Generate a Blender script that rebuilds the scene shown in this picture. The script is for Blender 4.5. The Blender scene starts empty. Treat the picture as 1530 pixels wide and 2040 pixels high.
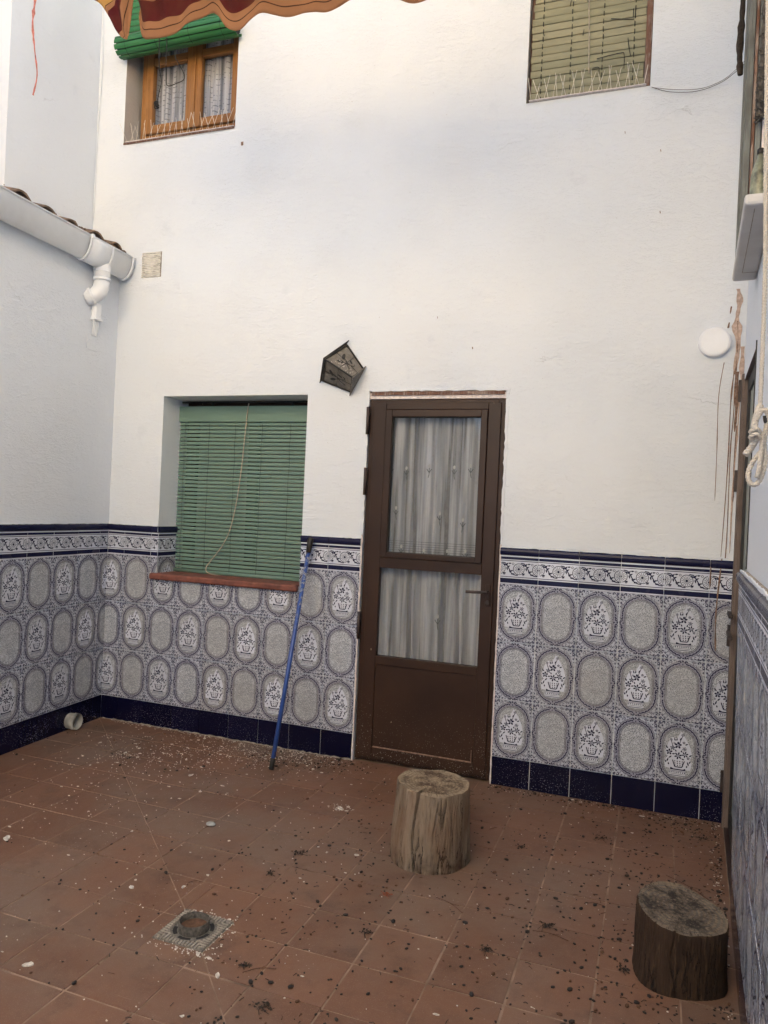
import bpy, bmesh, math, random
from mathutils import Matrix, Vector, noise
random.seed(7)
PI = math.pi
S = bpy.context.scene
COL = S.collection

# ---------------------------------------------------------------- camera, sky, sun, exposure
R = [(0.9378129928140743, 0.3441897820201496, 0.04516840114539196),
     (0.0432857890195681, 0.013156050368673027, -0.9989761052235686),
     (-0.34443160566077935, 0.9388079208717931, -0.0025606113173573617)]
cam_d = bpy.data.cameras.new('camera')
cam = bpy.data.objects.new('camera', cam_d); COL.objects.link(cam)
cam_d.sensor_fit = 'VERTICAL'; cam_d.sensor_height = 36; cam_d.lens = 1491.06 * 36 / 2040
cam_d.clip_start = 0.05; cam_d.clip_end = 500
rx, dn, fw = Vector(R[0]), Vector(R[1]), Vector(R[2])
m = Matrix((rx, -dn, -fw)).transposed().to_4x4()
m.translation = (3.25825764, -3.84625369, 1.39093145)
cam.matrix_world = m
S.camera = cam

SUN_EL, SUN_AZ = math.radians(37), math.radians(-14)      # azimuth measured from +Y toward +X
world = bpy.data.worlds.new('World'); S.world = world; world.use_nodes = True
wn = world.node_tree.nodes; wl = world.node_tree.links
bg = wn['Background']; sky = wn.new('ShaderNodeTexSky'); sky.sky_type = 'NISHITA'
sky.sun_disc = False; sky.sun_elevation = SUN_EL; sky.sun_rotation = SUN_AZ
sky.air_density = 1.0; sky.dust_density = 6.0; sky.ozone_density = 0.3
wl.new(sky.outputs[0], bg.inputs[0]); bg.inputs[1].default_value = 0.10
sd = bpy.data.lights.new('sun', 'SUN'); sd.energy = 5.0; sd.angle = math.radians(0.5); sd.color = (1, .93, .82)
sun = bpy.data.objects.new('sun', sd); COL.objects.link(sun)
sdir = Vector((math.sin(SUN_AZ) * math.cos(SUN_EL), math.cos(SUN_AZ) * math.cos(SUN_EL), math.sin(SUN_EL)))
sun.rotation_euler = sdir.to_track_quat('Z', 'Y').to_euler(); sun.location = (0, 8, 12)
S.view_settings.view_transform = 'Standard'; S.view_settings.look = 'None'
S.view_settings.exposure = 2.36; S.view_settings.gamma = 1; S.view_settings.use_curve_mapping = False
S.render.engine = 'CYCLES'
S.cycles.max_bounces = 10; S.cycles.diffuse_bounces = 6; S.cycles.use_denoising = True

# ---------------------------------------------------------------- helpers
def tag(o, label=None, cat=None, group=None, kind=None):
    if label: o['label'] = label
    if cat: o['category'] = cat
    if group: o['group'] = group
    if kind: o['kind'] = kind
    return o

def thing(name, label=None, cat=None, mat=None, group=None, kind=None):
    o = bpy.data.objects.new(name, None); COL.objects.link(o); o.empty_display_size = .05
    if mat is not None: o.matrix_world = mat if isinstance(mat, Matrix) else Matrix.Translation(mat)
    return tag(o, label, cat, group, kind)

def obj(name, me, mats=None, parent=None, loc=(0, 0, 0), rot=(0, 0, 0), smooth=False):
    if isinstance(me, bmesh.types.BMesh):
        d = bpy.data.meshes.new(name); me.to_mesh(d); me.free(); me = d
        if smooth:
            for p in me.polygons: p.use_smooth = True
    if mats is not None and len(me.materials) == 0:
        for mm in (mats if isinstance(mats, (list, tuple)) else [mats]): me.materials.append(mm)
    o = bpy.data.objects.new(name, me); COL.objects.link(o)
    o.location = loc; o.rotation_euler = rot
    if parent is not None: o.parent = parent
    return o

def BM(): return bmesh.new()

def face(bm, pts, mi=0):
    f = bm.faces.new([bm.verts.new(p) for p in pts]); f.material_index = mi; return f

def box(bm, a, b, mi=0, bev=0):
    (x0, y0, z0), (x1, y1, z1) = a, b
    r = bmesh.ops.create_cube(bm, size=1)
    vs = r['verts']
    for v in vs:
        v.co = Vector(((x0 + x1) / 2 + v.co.x * (x1 - x0), (y0 + y1) / 2 + v.co.y * (y1 - y0), (z0 + z1) / 2 + v.co.z * (z1 - z0)))
    fs = {f for v in vs for f in v.link_faces}
    for f in fs: f.material_index = mi
    if bev:
        es = list({e for v in vs for e in v.link_edges})
        bmesh.ops.bevel(bm, geom=es, offset=bev, segments=2, affect='EDGES', profile=.5)
    return vs

def tube(bm, pts, r, n=8, mi=0, caps=True, closed=False):
    pts = [Vector(p) for p in pts]; rings = []
    rr = r if isinstance(r, (list, tuple)) else [r] * len(pts)
    prev = None
    for i, p in enumerate(pts):
        t = (pts[min(i + 1, len(pts) - 1)] - pts[max(i - 1, 0)]).normalized()
        if prev is None:
            a = Vector((0, 0, 1)) if abs(t.z) < .9 else Vector((1, 0, 0))
            u = t.cross(a).normalized()
        else:
            u = (prev - t * prev.dot(t)).normalized()
        prev = u; v = t.cross(u)
        rings.append([bm.verts.new(p + (u * math.cos(2 * PI * k / n) + v * math.sin(2 * PI * k / n)) * rr[i]) for k in range(n)])
    for a, b in zip(rings, rings[1:]):
        for k in range(n):
            f = bm.faces.new((a[k], a[(k + 1) % n], b[(k + 1) % n], b[k])); f.material_index = mi; f.smooth = True
    if caps:
        f = bm.faces.new(rings[0][::-1]); f.material_index = mi
        f = bm.faces.new(rings[-1]); f.material_index = mi

def smooth_path(pts, k=6):
    P = [Vector(p) for p in pts]; out = []
    for i in range(len(P) - 1):
        p0, p1, p2, p3 = P[max(i - 1, 0)], P[i], P[i + 1], P[min(i + 2, len(P) - 1)]
        for j in range(k):
            t = j / k
            out.append(.5 * ((2 * p1) + (p2 - p0) * t + (2 * p0 - 5 * p1 + 4 * p2 - p3) * t * t + (3 * p1 - p0 - 3 * p2 + p3) * t ** 3))
    out.append(P[-1]); return out

# ---- material node helper
class Mat:
    def __init__(s, name):
        s.m = bpy.data.materials.new(name); s.m.use_nodes = True
        s.t = s.m.node_tree; s.n = s.t.nodes; s.l = s.t.links
        s.b = s.n['Principled BSDF']; s.out = s.n['Material Output']
        s._tc = None
    def tc(s, k='Object'):
        if s._tc is None: s._tc = s.n.new('ShaderNodeTexCoord')
        return s._tc.outputs[k]
    def pos(s): return s.n.new('ShaderNodeNewGeometry').outputs['Position']
    def inp(s, sock, v):
        if isinstance(v, bpy.types.NodeSocket): s.l.new(v, sock)
        elif isinstance(v, (tuple, list)) and len(v) == 3 and sock.type == 'RGBA': sock.default_value = (*v, 1)
        else: sock.default_value = v
    def math(s, op, a, b=0., c=None, clamp=False):
        n = s.n.new('ShaderNodeMath'); n.operation = op; n.use_clamp = clamp
        s.inp(n.inputs[0], a); s.inp(n.inputs[1], b)
        if c is not None: s.inp(n.inputs[2], c)
        return n.outputs[0]
    def sep(s, v):
        n = s.n.new('ShaderNodeSeparateXYZ'); s.l.new(v, n.inputs[0]); return n.outputs
    def comb(s, x=0., y=0., z=0.):
        n = s.n.new('ShaderNodeCombineXYZ')
        for i, v in enumerate((x, y, z)): s.inp(n.inputs[i], v)
        return n.outputs[0]
    def mapv(s, v, sc=(1, 1, 1), loc=(0, 0, 0)):
        n = s.n.new('ShaderNodeMapping'); s.l.new(v, n.inputs[0]); n.inputs['Scale'].default_value = sc; n.inputs['Location'].default_value = loc
        return n.outputs[0]
    def noise(s, v, scale, detail=4, rough=.55, out='Fac', dist=0):
        n = s.n.new('ShaderNodeTexNoise'); s.l.new(v, n.inputs['Vector'])
        n.inputs['Scale'].default_value = scale; n.inputs['Detail'].default_value = detail; n.inputs['Roughness'].default_value = rough
        n.inputs['Distortion'].default_value = dist
        return n.outputs[out]
    def voro(s, v, scale, feat='F1', out='Distance', rnd=1):
        n = s.n.new('ShaderNodeTexVoronoi'); s.l.new(v, n.inputs['Vector']); n.feature = feat
        n.inputs['Scale'].default_value = scale; n.inputs['Randomness'].default_value = rnd
        return n.outputs[out]
    def step(s, v, a, b):          # smooth 0..1 between a and b
        n = s.n.new('ShaderNodeMapRange'); s.inp(n.inputs[0], v)
        n.inputs[1].default_value = a; n.inputs[2].default_value = b
        return n.outputs[0]
    def mix(s, f, a, b, mode='MIX'):
        n = s.n.new('ShaderNodeMix'); n.data_type = 'RGBA'; n.blend_type = mode
        s.inp(n.inputs[0], f); s.inp(n.inputs[6], a); s.inp(n.inputs[7], b)
        return n.outputs[2]
    def rand(s):
        return s.n.new('ShaderNodeObjectInfo').outputs['Random']
    def bump(s, h, dist=.002, strength=1., nrm=None):
        n = s.n.new('ShaderNodeBump'); s.l.new(h, n.inputs['Height']); n.inputs['Distance'].default_value = dist; n.inputs['Strength'].default_value = strength
        if nrm is not None: s.l.new(nrm, n.inputs['Normal'])
        s.l.new(n.outputs[0], s.b.inputs['Normal']); return n.outputs[0]
    def set(s, col=None, rough=None, metal=None, spec=None):
        if col is not None: s.inp(s.b.inputs['Base Color'], col)
        if rough is not None: s.inp(s.b.inputs['Roughness'], rough)
        if metal is not None: s.inp(s.b.inputs['Metallic'], metal)
        if spec is not None: s.inp(s.b.inputs['Specular IOR Level'], spec)
        return s

def plain(name, col, rough=.6, var=.25, sc=30, metal=0, bump=0, spec=None):
    M = Mat(name); f = M.noise(M.tc(), sc, 5)
    dark = tuple(c * (1 - var) for c in col); lite = tuple(min(1, c * (1 + var)) for c in col)
    M.set(M.mix(M.step(f, .3, .7), dark, lite), rough, metal, spec)
    if bump: M.bump(f, bump)
    return M.m

# plaster: whitewash brushed and troweled
def plaster(name, col=(.690, .733, .775), warm=(.715, .748, .775)):
    M = Mat(name); v = M.tc()
    big = M.noise(v, 1.1, 4)
    c = M.mix(M.step(big, .35, .65), col, warm)
    mott = M.noise(v, 7, 5)
    c = M.mix(M.step(mott, .62, .8), c, tuple(x * .93 for x in col))
    stn = M.noise(M.mapv(v, (2.2, 2.2, .7)), 1., 5, .6); c = M.mix(M.math('MULTIPLY', M.step(stn, .52, .75), .12), c, tuple(x * y for x, y in zip(col, (.90, .88, .82))))
    # faint specks
    sp = M.noise(v, 75, 2); c = M.mix(M.math('MULTIPLY', M.step(sp, .765, .785), .4), c, (.30, .25, .2))
    # hairline cracks, sparse
    wv = M.n.new('ShaderNodeVectorMath'); wv.operation = 'ADD'
    nz = M.noise(v, 3.5, 6, .65, out='Color')
    sc = M.n.new('ShaderNodeVectorMath'); sc.operation = 'SCALE'; M.l.new(nz, sc.inputs[0]); sc.inputs[3].default_value = .35
    M.l.new(M.mapv(v, (1, 1, 2.2)), wv.inputs[0]); M.l.new(sc.outputs[0], wv.inputs[1])
    ed = M.voro(wv.outputs[0], 1.3, 'DISTANCE_TO_EDGE')
    crack = M.math('MULTIPLY', M.math('SUBTRACT', 1., M.step(ed, .0006, .0022)), M.step(M.noise(v, 1.7, 2), .63, .67))
    c = M.mix(M.math('MULTIPLY', crack, .22), c, (.35, .33, .3))
    M.set(c, .88, spec=.25)
    h1 = M.noise(M.mapv(v, (24, 24, 58)), 1.0, 6, .66, dist=.9)     # horizontal trowel marks
    h2 = M.noise(M.mapv(v, (60, 60, 200)), 1.0, 4, .6)
    h3 = M.noise(v, 260, 3)
    h4 = M.noise(v, 2.3, 3)
    ridge = M.step(M.math('ABSOLUTE', M.math('SUBTRACT', h1, .5)), 0., .06)
    h = M.math('ADD', M.math('MULTIPLY', h1, 1.1), M.math('MULTIPLY', h2, .45))
    h = M.math('ADD', h, M.math('MULTIPLY', h3, .22))
    h = M.math('ADD', h, M.math('MULTIPLY', ridge, .10))
    h = M.math('MULTIPLY', h, M.math('MULTIPLY_ADD', M.step(M.noise(v, 2.6, 4, .6), .35, .68), .7, .45))
    h = M.math('ADD', h, M.math('MULTIPLY', h4, .8))
    h = M.math('SUBTRACT', h, M.math('MULTIPLY', crack, .5))
    M.bump(h, .0050, 1.)
    return M.m
M_PL = plaster('whitewashed_plaster')
M_PL2 = plaster('whitewashed_plaster_annex', (.68, .722, .775), (.70, .735, .775))
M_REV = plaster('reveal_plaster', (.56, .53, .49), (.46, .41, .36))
M_SHADESLAB = plain('ochre_shade_slab', (.55, .38, .22), .9, .1, 5)  # warm colour of the added overhang, tints the light beneath it
M_BLUEW = plain('blue_bounce_tint', (.28, .37, .52), .9, .06, 2)  # invented colour that cools the light bounced onto the lower walls
M_OCHRE = plain('ochre_bounce_tint', (.86, .70, .46), .9, .06, 2)  # invented colour that warms the light bounced onto the house wall
M_EDGE = plain('mortar_edge', (.66, .60, .58), .9, .2, 60, bump=.002)

# glazes
def glaze(name, col, rough=.16, specks=True, bmp=.0002):
    M = Mat(name); v = M.pos()
    r = M.rand()
    c = M.mix(M.math('MULTIPLY', r, .6), col, tuple(x * 1.5 + .003 for x in col))
    if specks:
        z = M.sep(v)[2]
        s = M.noise(v, 190, 1); low = M.step(z, .20, .0)
        th = M.math('MULTIPLY', M.math('MULTIPLY', M.step(s, .655, .70), low), M.step(M.noise(v, 3.2, 2), .42, .62))
        c = M.mix(th, c, (.42, .42, .52))
    M.set(c, M.math('ADD', rough, M.math('MULTIPLY', M.noise(v, 5, 3), .15)), spec=.22)
    M.bump(M.noise(v, 30, 3), bmp * 3)
    return M.m
M_NAVY = glaze('navy_glaze', (.003, .003, .017), .10)
M_PRINT = glaze('cobalt_print', (.009, .010, .036), .18, False)
M_PRINTL = glaze('cobalt_print_light', (.15, .155, .22), .22, False)
M_WGLZ = glaze('white_glaze', (.50, .53, .60), .18, False)

def tile_mat():
    M = Mat('medallion_tile'); o = M.sep(M.tc())
    ax = M.math('ABSOLUTE', o[0]); az = M.math('MAXIMUM', M.math('SUBTRACT', M.math('ABSOLUTE', o[2]), .047), 0.)
    d = M.math('SQRT', M.math('ADD', M.math('MULTIPLY', ax, ax), M.math('MULTIPLY', az, az)))
    v = M.tc(); wp = M.pos()
    # field outside
    base = (.47, .51, .60); navy = (.015, .016, .05)
    c = M.mix(M.step(M.noise(v, 95, 2), .50, .57), base, (.17, .175, .24))
    # crackle field
    ck = M.voro(v, 150, 'DISTANCE_TO_EDGE')
    fld = M.mix(M.step(M.noise(v, 9, 2), .3, .7), (.155, .168, .19), (.205, .22, .245))
    crk = M.mix(M.step(ck, .03, .19), (.57, .61, .67), fld)
    inner = M.math('SUBTRACT', 1., M.step(d, .0690, .0702))
    c = M.mix(inner, c, crk)
    def line(lo, hi, col, cc, k=1.):
        msk = M.math('MULTIPLY', M.step(d, lo - .0006, lo + .0006), M.math('SUBTRACT', 1., M.step(d, hi - .0006, hi + .0006)))
        return M.mix(M.math('MULTIPLY', msk, k), cc, col)
    c = line(.0665, .0690, (.07, .07, .085), c)
    c = line(.0712, .0752, (.10, .10, .13), c)
    c = line(.0775, .0905, (.27, .28, .36), c)
    c = line(.0765, .0775, navy, c)
    c = line(.0912, .0935, (.09, .09, .12), c)
    # dirt and slight tone change per tile, wear
    c = M.mix(M.math('MULTIPLY', M.rand(), .30), c, (.30, .295, .28))
    c = M.mix(M.math('MULTIPLY', M.step(M.noise(wp, 2.2, 4), .5, .8), .35), c, (.30, .285, .26))
    M.set(c, M.math('ADD', .17, M.math('MULTIPLY', M.noise(wp, 8, 3), .2)), spec=.4)
    M.bump(M.math('ADD', M.math('MULTIPLY', M.noise(v, 25, 2), 1.), M.math('MULTIPLY', M.step(ck, .0, .2), .15)), .0006)
    return M.m
M_TILE = tile_mat()

# terracotta floor
def floor_mat():
    M = Mat('terracotta_floor_tile'); v = M.pos()
    r = M.rand()
    c = M.mix(r, (.125, .060, .036), (.190, .095, .058))
    f = M.noise(v, 3.1, 6, .6)
    c = M.mix(M.step(f, .38, .68), c, (.160, .082, .052))
    f2 = M.noise(v, 14, 6, .7)
    c = M.mix(M.math('MULTIPLY', M.step(f2, .5, .75), .55), c, (.22, .125, .08))
    f3 = M.noise(M.mapv(v, (1, 1, 1), (4, 2, 0)), 1.6, 5, .6)           # grey dust film
    c = M.mix(M.math('MULTIPLY', M.step(f3, .44, .66), .65), c, (.165, .125, .098))
    st = M.noise(M.mapv(v, (1, 1, 1), (9, 5, 0)), 5.5, 6, .7)           # dark stains
    c = M.mix(M.math('MULTIPLY', M.step(st, .53, .72), .6), c, (.072, .040, .028))
    fine = M.noise(v, 330, 2)
    c = M.mix(M.math('MULTIPLY', M.step(fine, .60, .72), .45), c, (.36, .26, .20))
    # lime specks and drops
    sp = M.voro(v, 55, 'F1'); ms = M.math('MULTIPLY', M.math('SUBTRACT', 1., M.step(sp, .06, .13)), M.step(M.noise(v, 1.9, 3), .5, .62))
    c = M.mix(M.math('MULTIPLY', ms, .75), c, (.50, .44, .38))
    sc = M.noise(M.mapv(v, (8, 150, 1)), 1.0, 3, .6)
    c = M.mix(M.math('MULTIPLY', M.step(sc, .66, .72), .25), c, (.34, .25, .20))
    M.set(c, M.math('ADD', .30, M.math('MULTIPLY', f2, .35)), spec=.35)
    M.bump(M.math('ADD', M.noise(v, 22, 4), M.math('MULTIPLY', fine, .15)), .0018)
    return M.m
M_FLOOR = floor_mat()
M_GROUT = plain('floor_grout', (.245, .170, .125), .95, .5, 9, bump=.001)

def wood(name, c1, c2, c3, sc=(30, 30, 2.2), bmp=.002, rough=.8, crackd=False):
    M = Mat(name); v = M.tc()
    if crackd:      # wavy grain
        wv = M.n.new('ShaderNodeVectorMath'); wv.operation = 'MULTIPLY_ADD'
        M.l.new(M.noise(M.mapv(v, (5, 5, 3)), 1., 3, out='Color'), wv.inputs[0]); wv.inputs[1].default_value = (.035, .035, 0); M.l.new(v, wv.inputs[2]); v = wv.outputs[0]
    g = M.noise(M.mapv(v, sc), 1., 6, .65, dist=.4)
    g2 = M.noise(M.mapv(v, (sc[0] * 4, sc[1] * 4, sc[2] * 3)), 1., 4, .6)
    c = M.mix(M.step(g, .3, .7), c1, c2)
    c = M.mix(M.math('MULTIPLY', M.step(g2, .52, .68), .6), c, c3)
    p = M.noise(v, 6, 5); c = M.mix(M.math('MULTIPLY', M.step(p, .52, .72), .5), c, c3)
    h = M.math('ADD', g, M.math('MULTIPLY', g2, .7))
    if crackd:
        r1 = M.noise(M.mapv(v, (19, 19, 2.6)), 1., 5, .68); e1 = M.math('ABSOLUTE', M.math('SUBTRACT', r1, .5))
        k1 = M.math('MULTIPLY', M.math('SUBTRACT', 1., M.step(e1, .004, .018)), M.step(M.noise(v, 5, 3), .47, .56))
        c = M.mix(M.math('MULTIPLY', k1, .85), c, (.018, .012, .009)); h = M.math('SUBTRACT', h, M.math('MULTIPLY', k1, 1.5))
        zz = M.sep(v)[2]; low = M.math('MULTIPLY', M.step(zz, .07, .0), M.step(M.noise(v, 16, 4), .45, .62)); c = M.mix(M.math('MULTIPLY', low, .85), c, (.03, .016, .010))
        c = M.mix(M.math('MULTIPLY', M.step(M.noise(M.mapv(v, (7, 7, 2.5), (2, 0, 0)), 1., 3), .55, .72), .45), c, (.17, .075, .035) if c1[0] > .2 else (.02, .012, .008))
    M.set(c, rough, spec=.3); M.bump(h, bmp)
    return M.m
M_LOG = wood('weathered_log', (.285, .225, .165), (.185, .140, .100), (.085, .058, .040), (30, 30, 4.2), .009, crackd=True)
M_LOG2 = wood('dark_log', (.058, .033, .019), (.022, .013, .008), (.11, .068, .038), (24, 24, 4.2), .009, crackd=True)
def endgrain(name, c1, c2, dark):
    M = Mat(name); v = M.tc(); o = M.sep(v)
    r = M.math('SQRT', M.math('ADD', M.math('MULTIPLY', o[0], o[0]), M.math('MULTIPLY', o[1], o[1])))
    rr = M.math('ADD', M.math('MULTIPLY', r, 420.), M.math('MULTIPLY', M.noise(v, 9, 3), 14.))
    ring = M.math('SINE', rr)
    c = M.mix(M.step(ring, -1, 1), c1, c2)
    n = M.noise(v, 17, 6, .7); c = M.mix(M.step(n, .42, .60), c, dark)
    edge = M.step(r, .118, .135); c = M.mix(M.math('MULTIPLY', edge, .75), c, c1)
    ang = M.math('ARCTAN2', o[1], o[0]); sp = M.noise(M.comb(M.math('MULTIPLY', ang, 2.2), M.math('MULTIPLY', r, 2.), 0.), 3., 4); e_ = M.math('SUBTRACT', 1., M.step(M.math('ABSOLUTE', M.math('SUBTRACT', sp, .5)), .0, .018)); c = M.mix(M.math('MULTIPLY', e_, .8), c, (.02, .014, .010))
    f = M.noise(v, 120, 3); c = M.mix(M.math('MULTIPLY', M.step(f, .55, .7), .4), c, tuple(x * 1.5 for x in c1))
    M.set(c, .85, spec=.2); M.bump(M.math('ADD', n, M.math('MULTIPLY', f, .5)), .007)
    return M.m
M_END = endgrain('log_end_grain', (.30, .235, .16), (.20, .15, .10), (.085, .055, .035))
M_END2 = endgrain('log_end_grain_grey', (.20, .155, .11), (.135, .118, .098), (.035, .030, .027))
M_PINE = wood('varnished_pine', (.36, .175, .055), (.25, .11, .032), (.12, .05, .018), (45, 45, 2.5), .0006, .42)
M_PINEH = wood('varnished_pine_rail', (.36, .175, .055), (.25, .11, .032), (.12, .05, .018), (2.5, 45, 45), .0006, .42)
M_GREYW = wood('weathered_grey_paint', (.20, .215, .205), (.14, .15, .14), (.055, .05, .045), (45, 45, 3), .003, .75)
M_BRNW2 = wood('dirty_jamb_paint', (.20, .155, .13), (.13, .10, .085), (.05, .035, .03), (45, 45, 3), .002, .8)
M_BRNW = wood('peeling_brown_frame', (.17, .085, .055), (.10, .05, .035), (.42, .38, .34), (45, 45, 5), .002, .7)

def alu():
    M = Mat('brown_lacquered_aluminium'); v = M.pos()
    n = M.noise(v, 3, 5); c = M.mix(M.step(n, .35, .7), (.040, .0195, .0115), (.024, .0115, .0075))
    z = M.sep(v)[2]
    s = M.noise(v, 170, 1); msk = M.math('MULTIPLY', M.step(s, .69, .73), M.step(z, .4, .0))
    c = M.mix(M.math('MULTIPLY', msk, .9), c, (.5, .47, .42))
    ch = M.noise(M.mapv(v, (60, 60, 25)), 1., 2); c = M.mix(M.math('MULTIPLY', M.step(ch, .765, .775), .8), c, (.45, .36, .25))
    M.set(c, M.math('ADD', .34, M.math('MULTIPLY', M.noise(v, 20, 4), .22)), spec=.28)
    return M.m
M_ALU = alu()
M_DARK = plain('dark_gasket', (.012, .011, .010), .6)
M_BLKMET = plain('black_wrought_metal', (.022, .020, .018), .55, .5, 60, bump=.0006)
M_BRNMET = plain('brown_hinge_metal', (.035, .022, .018), .5, .3)
M_STEEL = plain('stainless_wire', (.75, .70, .60), .45, .1, metal=.2)
M_PVC = plain('painted_pvc', (.79, .81, .83), .5, .05, 8, bump=.0004)
M_PVCS = plain('stained_pvc', (.36, .35, .31), .55, .45, 14, bump=.001)
M_SLAB = plain('white_painted_slab', (.52, .52, .52), .8, .12, 6, bump=.001)
M_SILL = plain('red_terracotta_sill', (.175, .060, .042), .65, .35, 22, bump=.0008)
M_CLAY = plain('old_clay_roof_tile', (.19, .125, .085), .95, .65, 22, bump=.004)
M_ROPE = plain('cotton_rope', (.52, .48, .42), .95, .2, 300, bump=.002)
M_CORD = plain('pale_cord', (.42, .37, .29), .9, .2)
M_BCORD = plain('black_cord', (.015, .014, .013), .8)
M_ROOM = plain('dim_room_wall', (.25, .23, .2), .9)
M_RUST = plain('drip_stain_brown', (.22, .135, .095), .8, .5, 90)
M_RUSTL = plain('drip_stain_pale', (.48, .36, .29), .85, .3, 60)
M_REDP = plain('red_paint_streak', (.56, .20, .16), .85, .35, 40)
M_VENT = plain('painted_vent', (.68, .66, .60), .85, .1, 40, bump=.002)
M_CONC = plain('dusty_cement', (.30, .27, .23), .95, .35, 50, bump=.003)
M_GRATE = plain('dusty_cast_grate', (.155, .14, .12), .85, .5, 120, bump=.002)
M_IRON = plain('old_iron_collar', (.070, .062, .052), .8, .6, 90, bump=.001)
M_WDUST = plain('lime_flake', (.58, .54, .48), .95, .4, 90)
M_SEED = plain('black_seed', (.018, .014, .012), .75, .6, 60)
M_SEED2 = plain('dry_brown_bit', (.10, .05, .028), .9, .5, 60)
M_LEAF = plain('dry_leaf', (.028, .020, .014), .9, .6, 80)
M_LEAFR = plain('red_brown_leaf', (.22, .065, .03), .8, .4, 80)
M_PEB = plain('grey_pebble', (.33, .34, .33), .7, .25, 40)
M_BOTTLE = plain('greenish_bottle_plastic', (.17, .185, .13), .35, .8, 26, bump=.0008)

def blind_mat(name, a, b, stain=(.02, .025, .02), amt=.25, rough=.45):
    M = Mat(name); v = M.pos(); r = M.rand()
    c = M.mix(r, a, b)
    n = M.noise(M.mapv(v, (6, 6, 30)), 1., 4); c = M.mix(M.math('MULTIPLY', M.step(n, .45, .75), amt), c, tuple(x * .6 for x in a))
    s = M.noise(v, 14, 4, .6); c = M.mix(M.math('MULTIPLY', M.step(s, .72, .74), .85), c, stain)
    M.set(c, rough, spec=.4); M.bump(M.noise(M.mapv(v, (5, 5, 120)), 1., 2), .0006)
    return M.m
M_BL1 = blind_mat('green_plastic_slat', (.135, .222, .182), (.152, .245, .200), amt=.22)
M_BL2 = blind_mat('olive_wooden_slat', (.25, .245, .155), (.30, .285, .185), amt=.5, rough=.7)
M_BL3 = blind_mat('bright_green_slat', (.020, .125, .040), (.030, .155, .052), (.3, .4, .3), .3)

# cloth
def cloth():
    M = Mat('sheer_curtain'); v = M.tc()
    w1 = M.n.new('ShaderNodeTexWave'); w1.bands_direction = 'Z'; M.l.new(v, w1.inputs[0]); w1.inputs['Scale'].default_value = 55; w1.inputs['Distortion'].default_value = 1.2
    c = M.mix(w1.outputs['Fac'], (.60, .605, .61), (.70, .705, .71))
    n = M.noise(v, 40, 4); c = M.mix(M.math('MULTIPLY', M.step(n, .5, .7), .25), c, (.50, .505, .52))
    M.set(c, .95, spec=.1)
    tr = M.n.new('ShaderNodeBsdfTranslucent'); M.inp(tr.inputs[0], c)
    tp = M.n.new('ShaderNodeBsdfTransparent')
    m1 = M.n.new('ShaderNodeMixShader'); m1.inputs[0].default_value = .25; M.l.new(M.b.outputs[0], m1.inputs[1]); M.l.new(tr.outputs[0], m1.inputs[2])
    m2 = M.n.new('ShaderNodeMixShader'); lw = M.n.new('ShaderNodeLayerWeight'); lw.inputs[0].default_value = .35; den = M.step(M.noise(M.mapv(v, (22, 0, .8)), 1., 3, .6), .38, .62); M.l.new(M.math('MULTIPLY', M.math('SUBTRACT', 1.12, M.math('POWER', lw.outputs['Facing'], .6)), M.math('MULTIPLY_ADD', den, .62, .10), clamp=True), m2.inputs[0]); M.l.new(m1.outputs[0], m2.inputs[1]); M.l.new(tp.outputs[0], m2.inputs[2])
    M.l.new(m2.outputs[0], M.out.inputs[0]); return M.m
M_CURT = cloth()
def stripe_cloth():
    M = Mat('striped_sheer_curtain'); v = M.tc(); z = M.sep(v)[2]
    a = M.math('SINE', M.math('MULTIPLY', M.math('ADD', z, M.math('MULTIPLY', M.noise(v, 11, 2), .03)), 190.))
    fold_tone = M.noise(M.mapv(v, (48, 0, .7)), 1., 4, .65)
    c = M.mix(M.step(fold_tone, .36, .64), (.62, .61, .63), (.15, .15, .17))  # light and shade of the folds painted into the colour as vertical bands
    dash = M.math('MULTIPLY', M.step(a, .80, .95), M.step(M.noise(M.mapv(v, (40, 0, 6), (3, 0, 1)), 1., 2), .47, .55))
    c = M.mix(M.math('MULTIPLY', dash, .7), c, (.10, .095, .11))
    M.set(c, .95, spec=.1); return M.m
M_CURT2 = stripe_cloth()
M_EMB = plain('embroidery_grey', (.07, .08, .07), .9)
M_EMBW = plain('embroidery_white', (.52, .51, .46), .9)

def glass():
    M = Mat('window_glass')
    g = M.n.new('ShaderNodeBsdfGlossy'); g.inputs['Roughness'].default_value = .015; g.inputs[0].default_value = (.9, .95, .97, 1)
    t = M.n.new('ShaderNodeBsdfTransparent'); t.inputs[0].default_value = (.94, .95, .96, 1)
    fr = M.n.new('ShaderNodeFresnel'); fr.inputs[0].default_value = 1.5
    m = M.n.new('ShaderNodeMixShader'); gb = M.n.new('ShaderNodeNewGeometry'); M.l.new(M.math('MULTIPLY', M.math('MULTIPLY', fr.outputs[0], .8), M.math('SUBTRACT', 1., gb.outputs['Backfacing']), clamp=True), m.inputs[0])
    M.l.new(t.outputs[0], m.inputs[1]); M.l.new(g.outputs[0], m.inputs[2])
    M.l.new(m.outputs[0], M.out.inputs[0]); return M.m
M_GLASS = glass()
def frosted(name, a, b):
    M = Mat(name); v = M.tc(); n = M.noise(v, 26, 6, .7)
    M.set(M.mix(M.step(n, .4, .65), a, b), .35, spec=.5); M.bump(M.noise(v, 160, 3), .001); return M.m
M_LAMPG = frosted('dusty_lamp_glass', (.125, .110, .088), (.22, .20, .17))
M_DOORG = frosted('greenish_door_panel', (.24, .27, .235), (.33, .35, .31))

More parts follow.
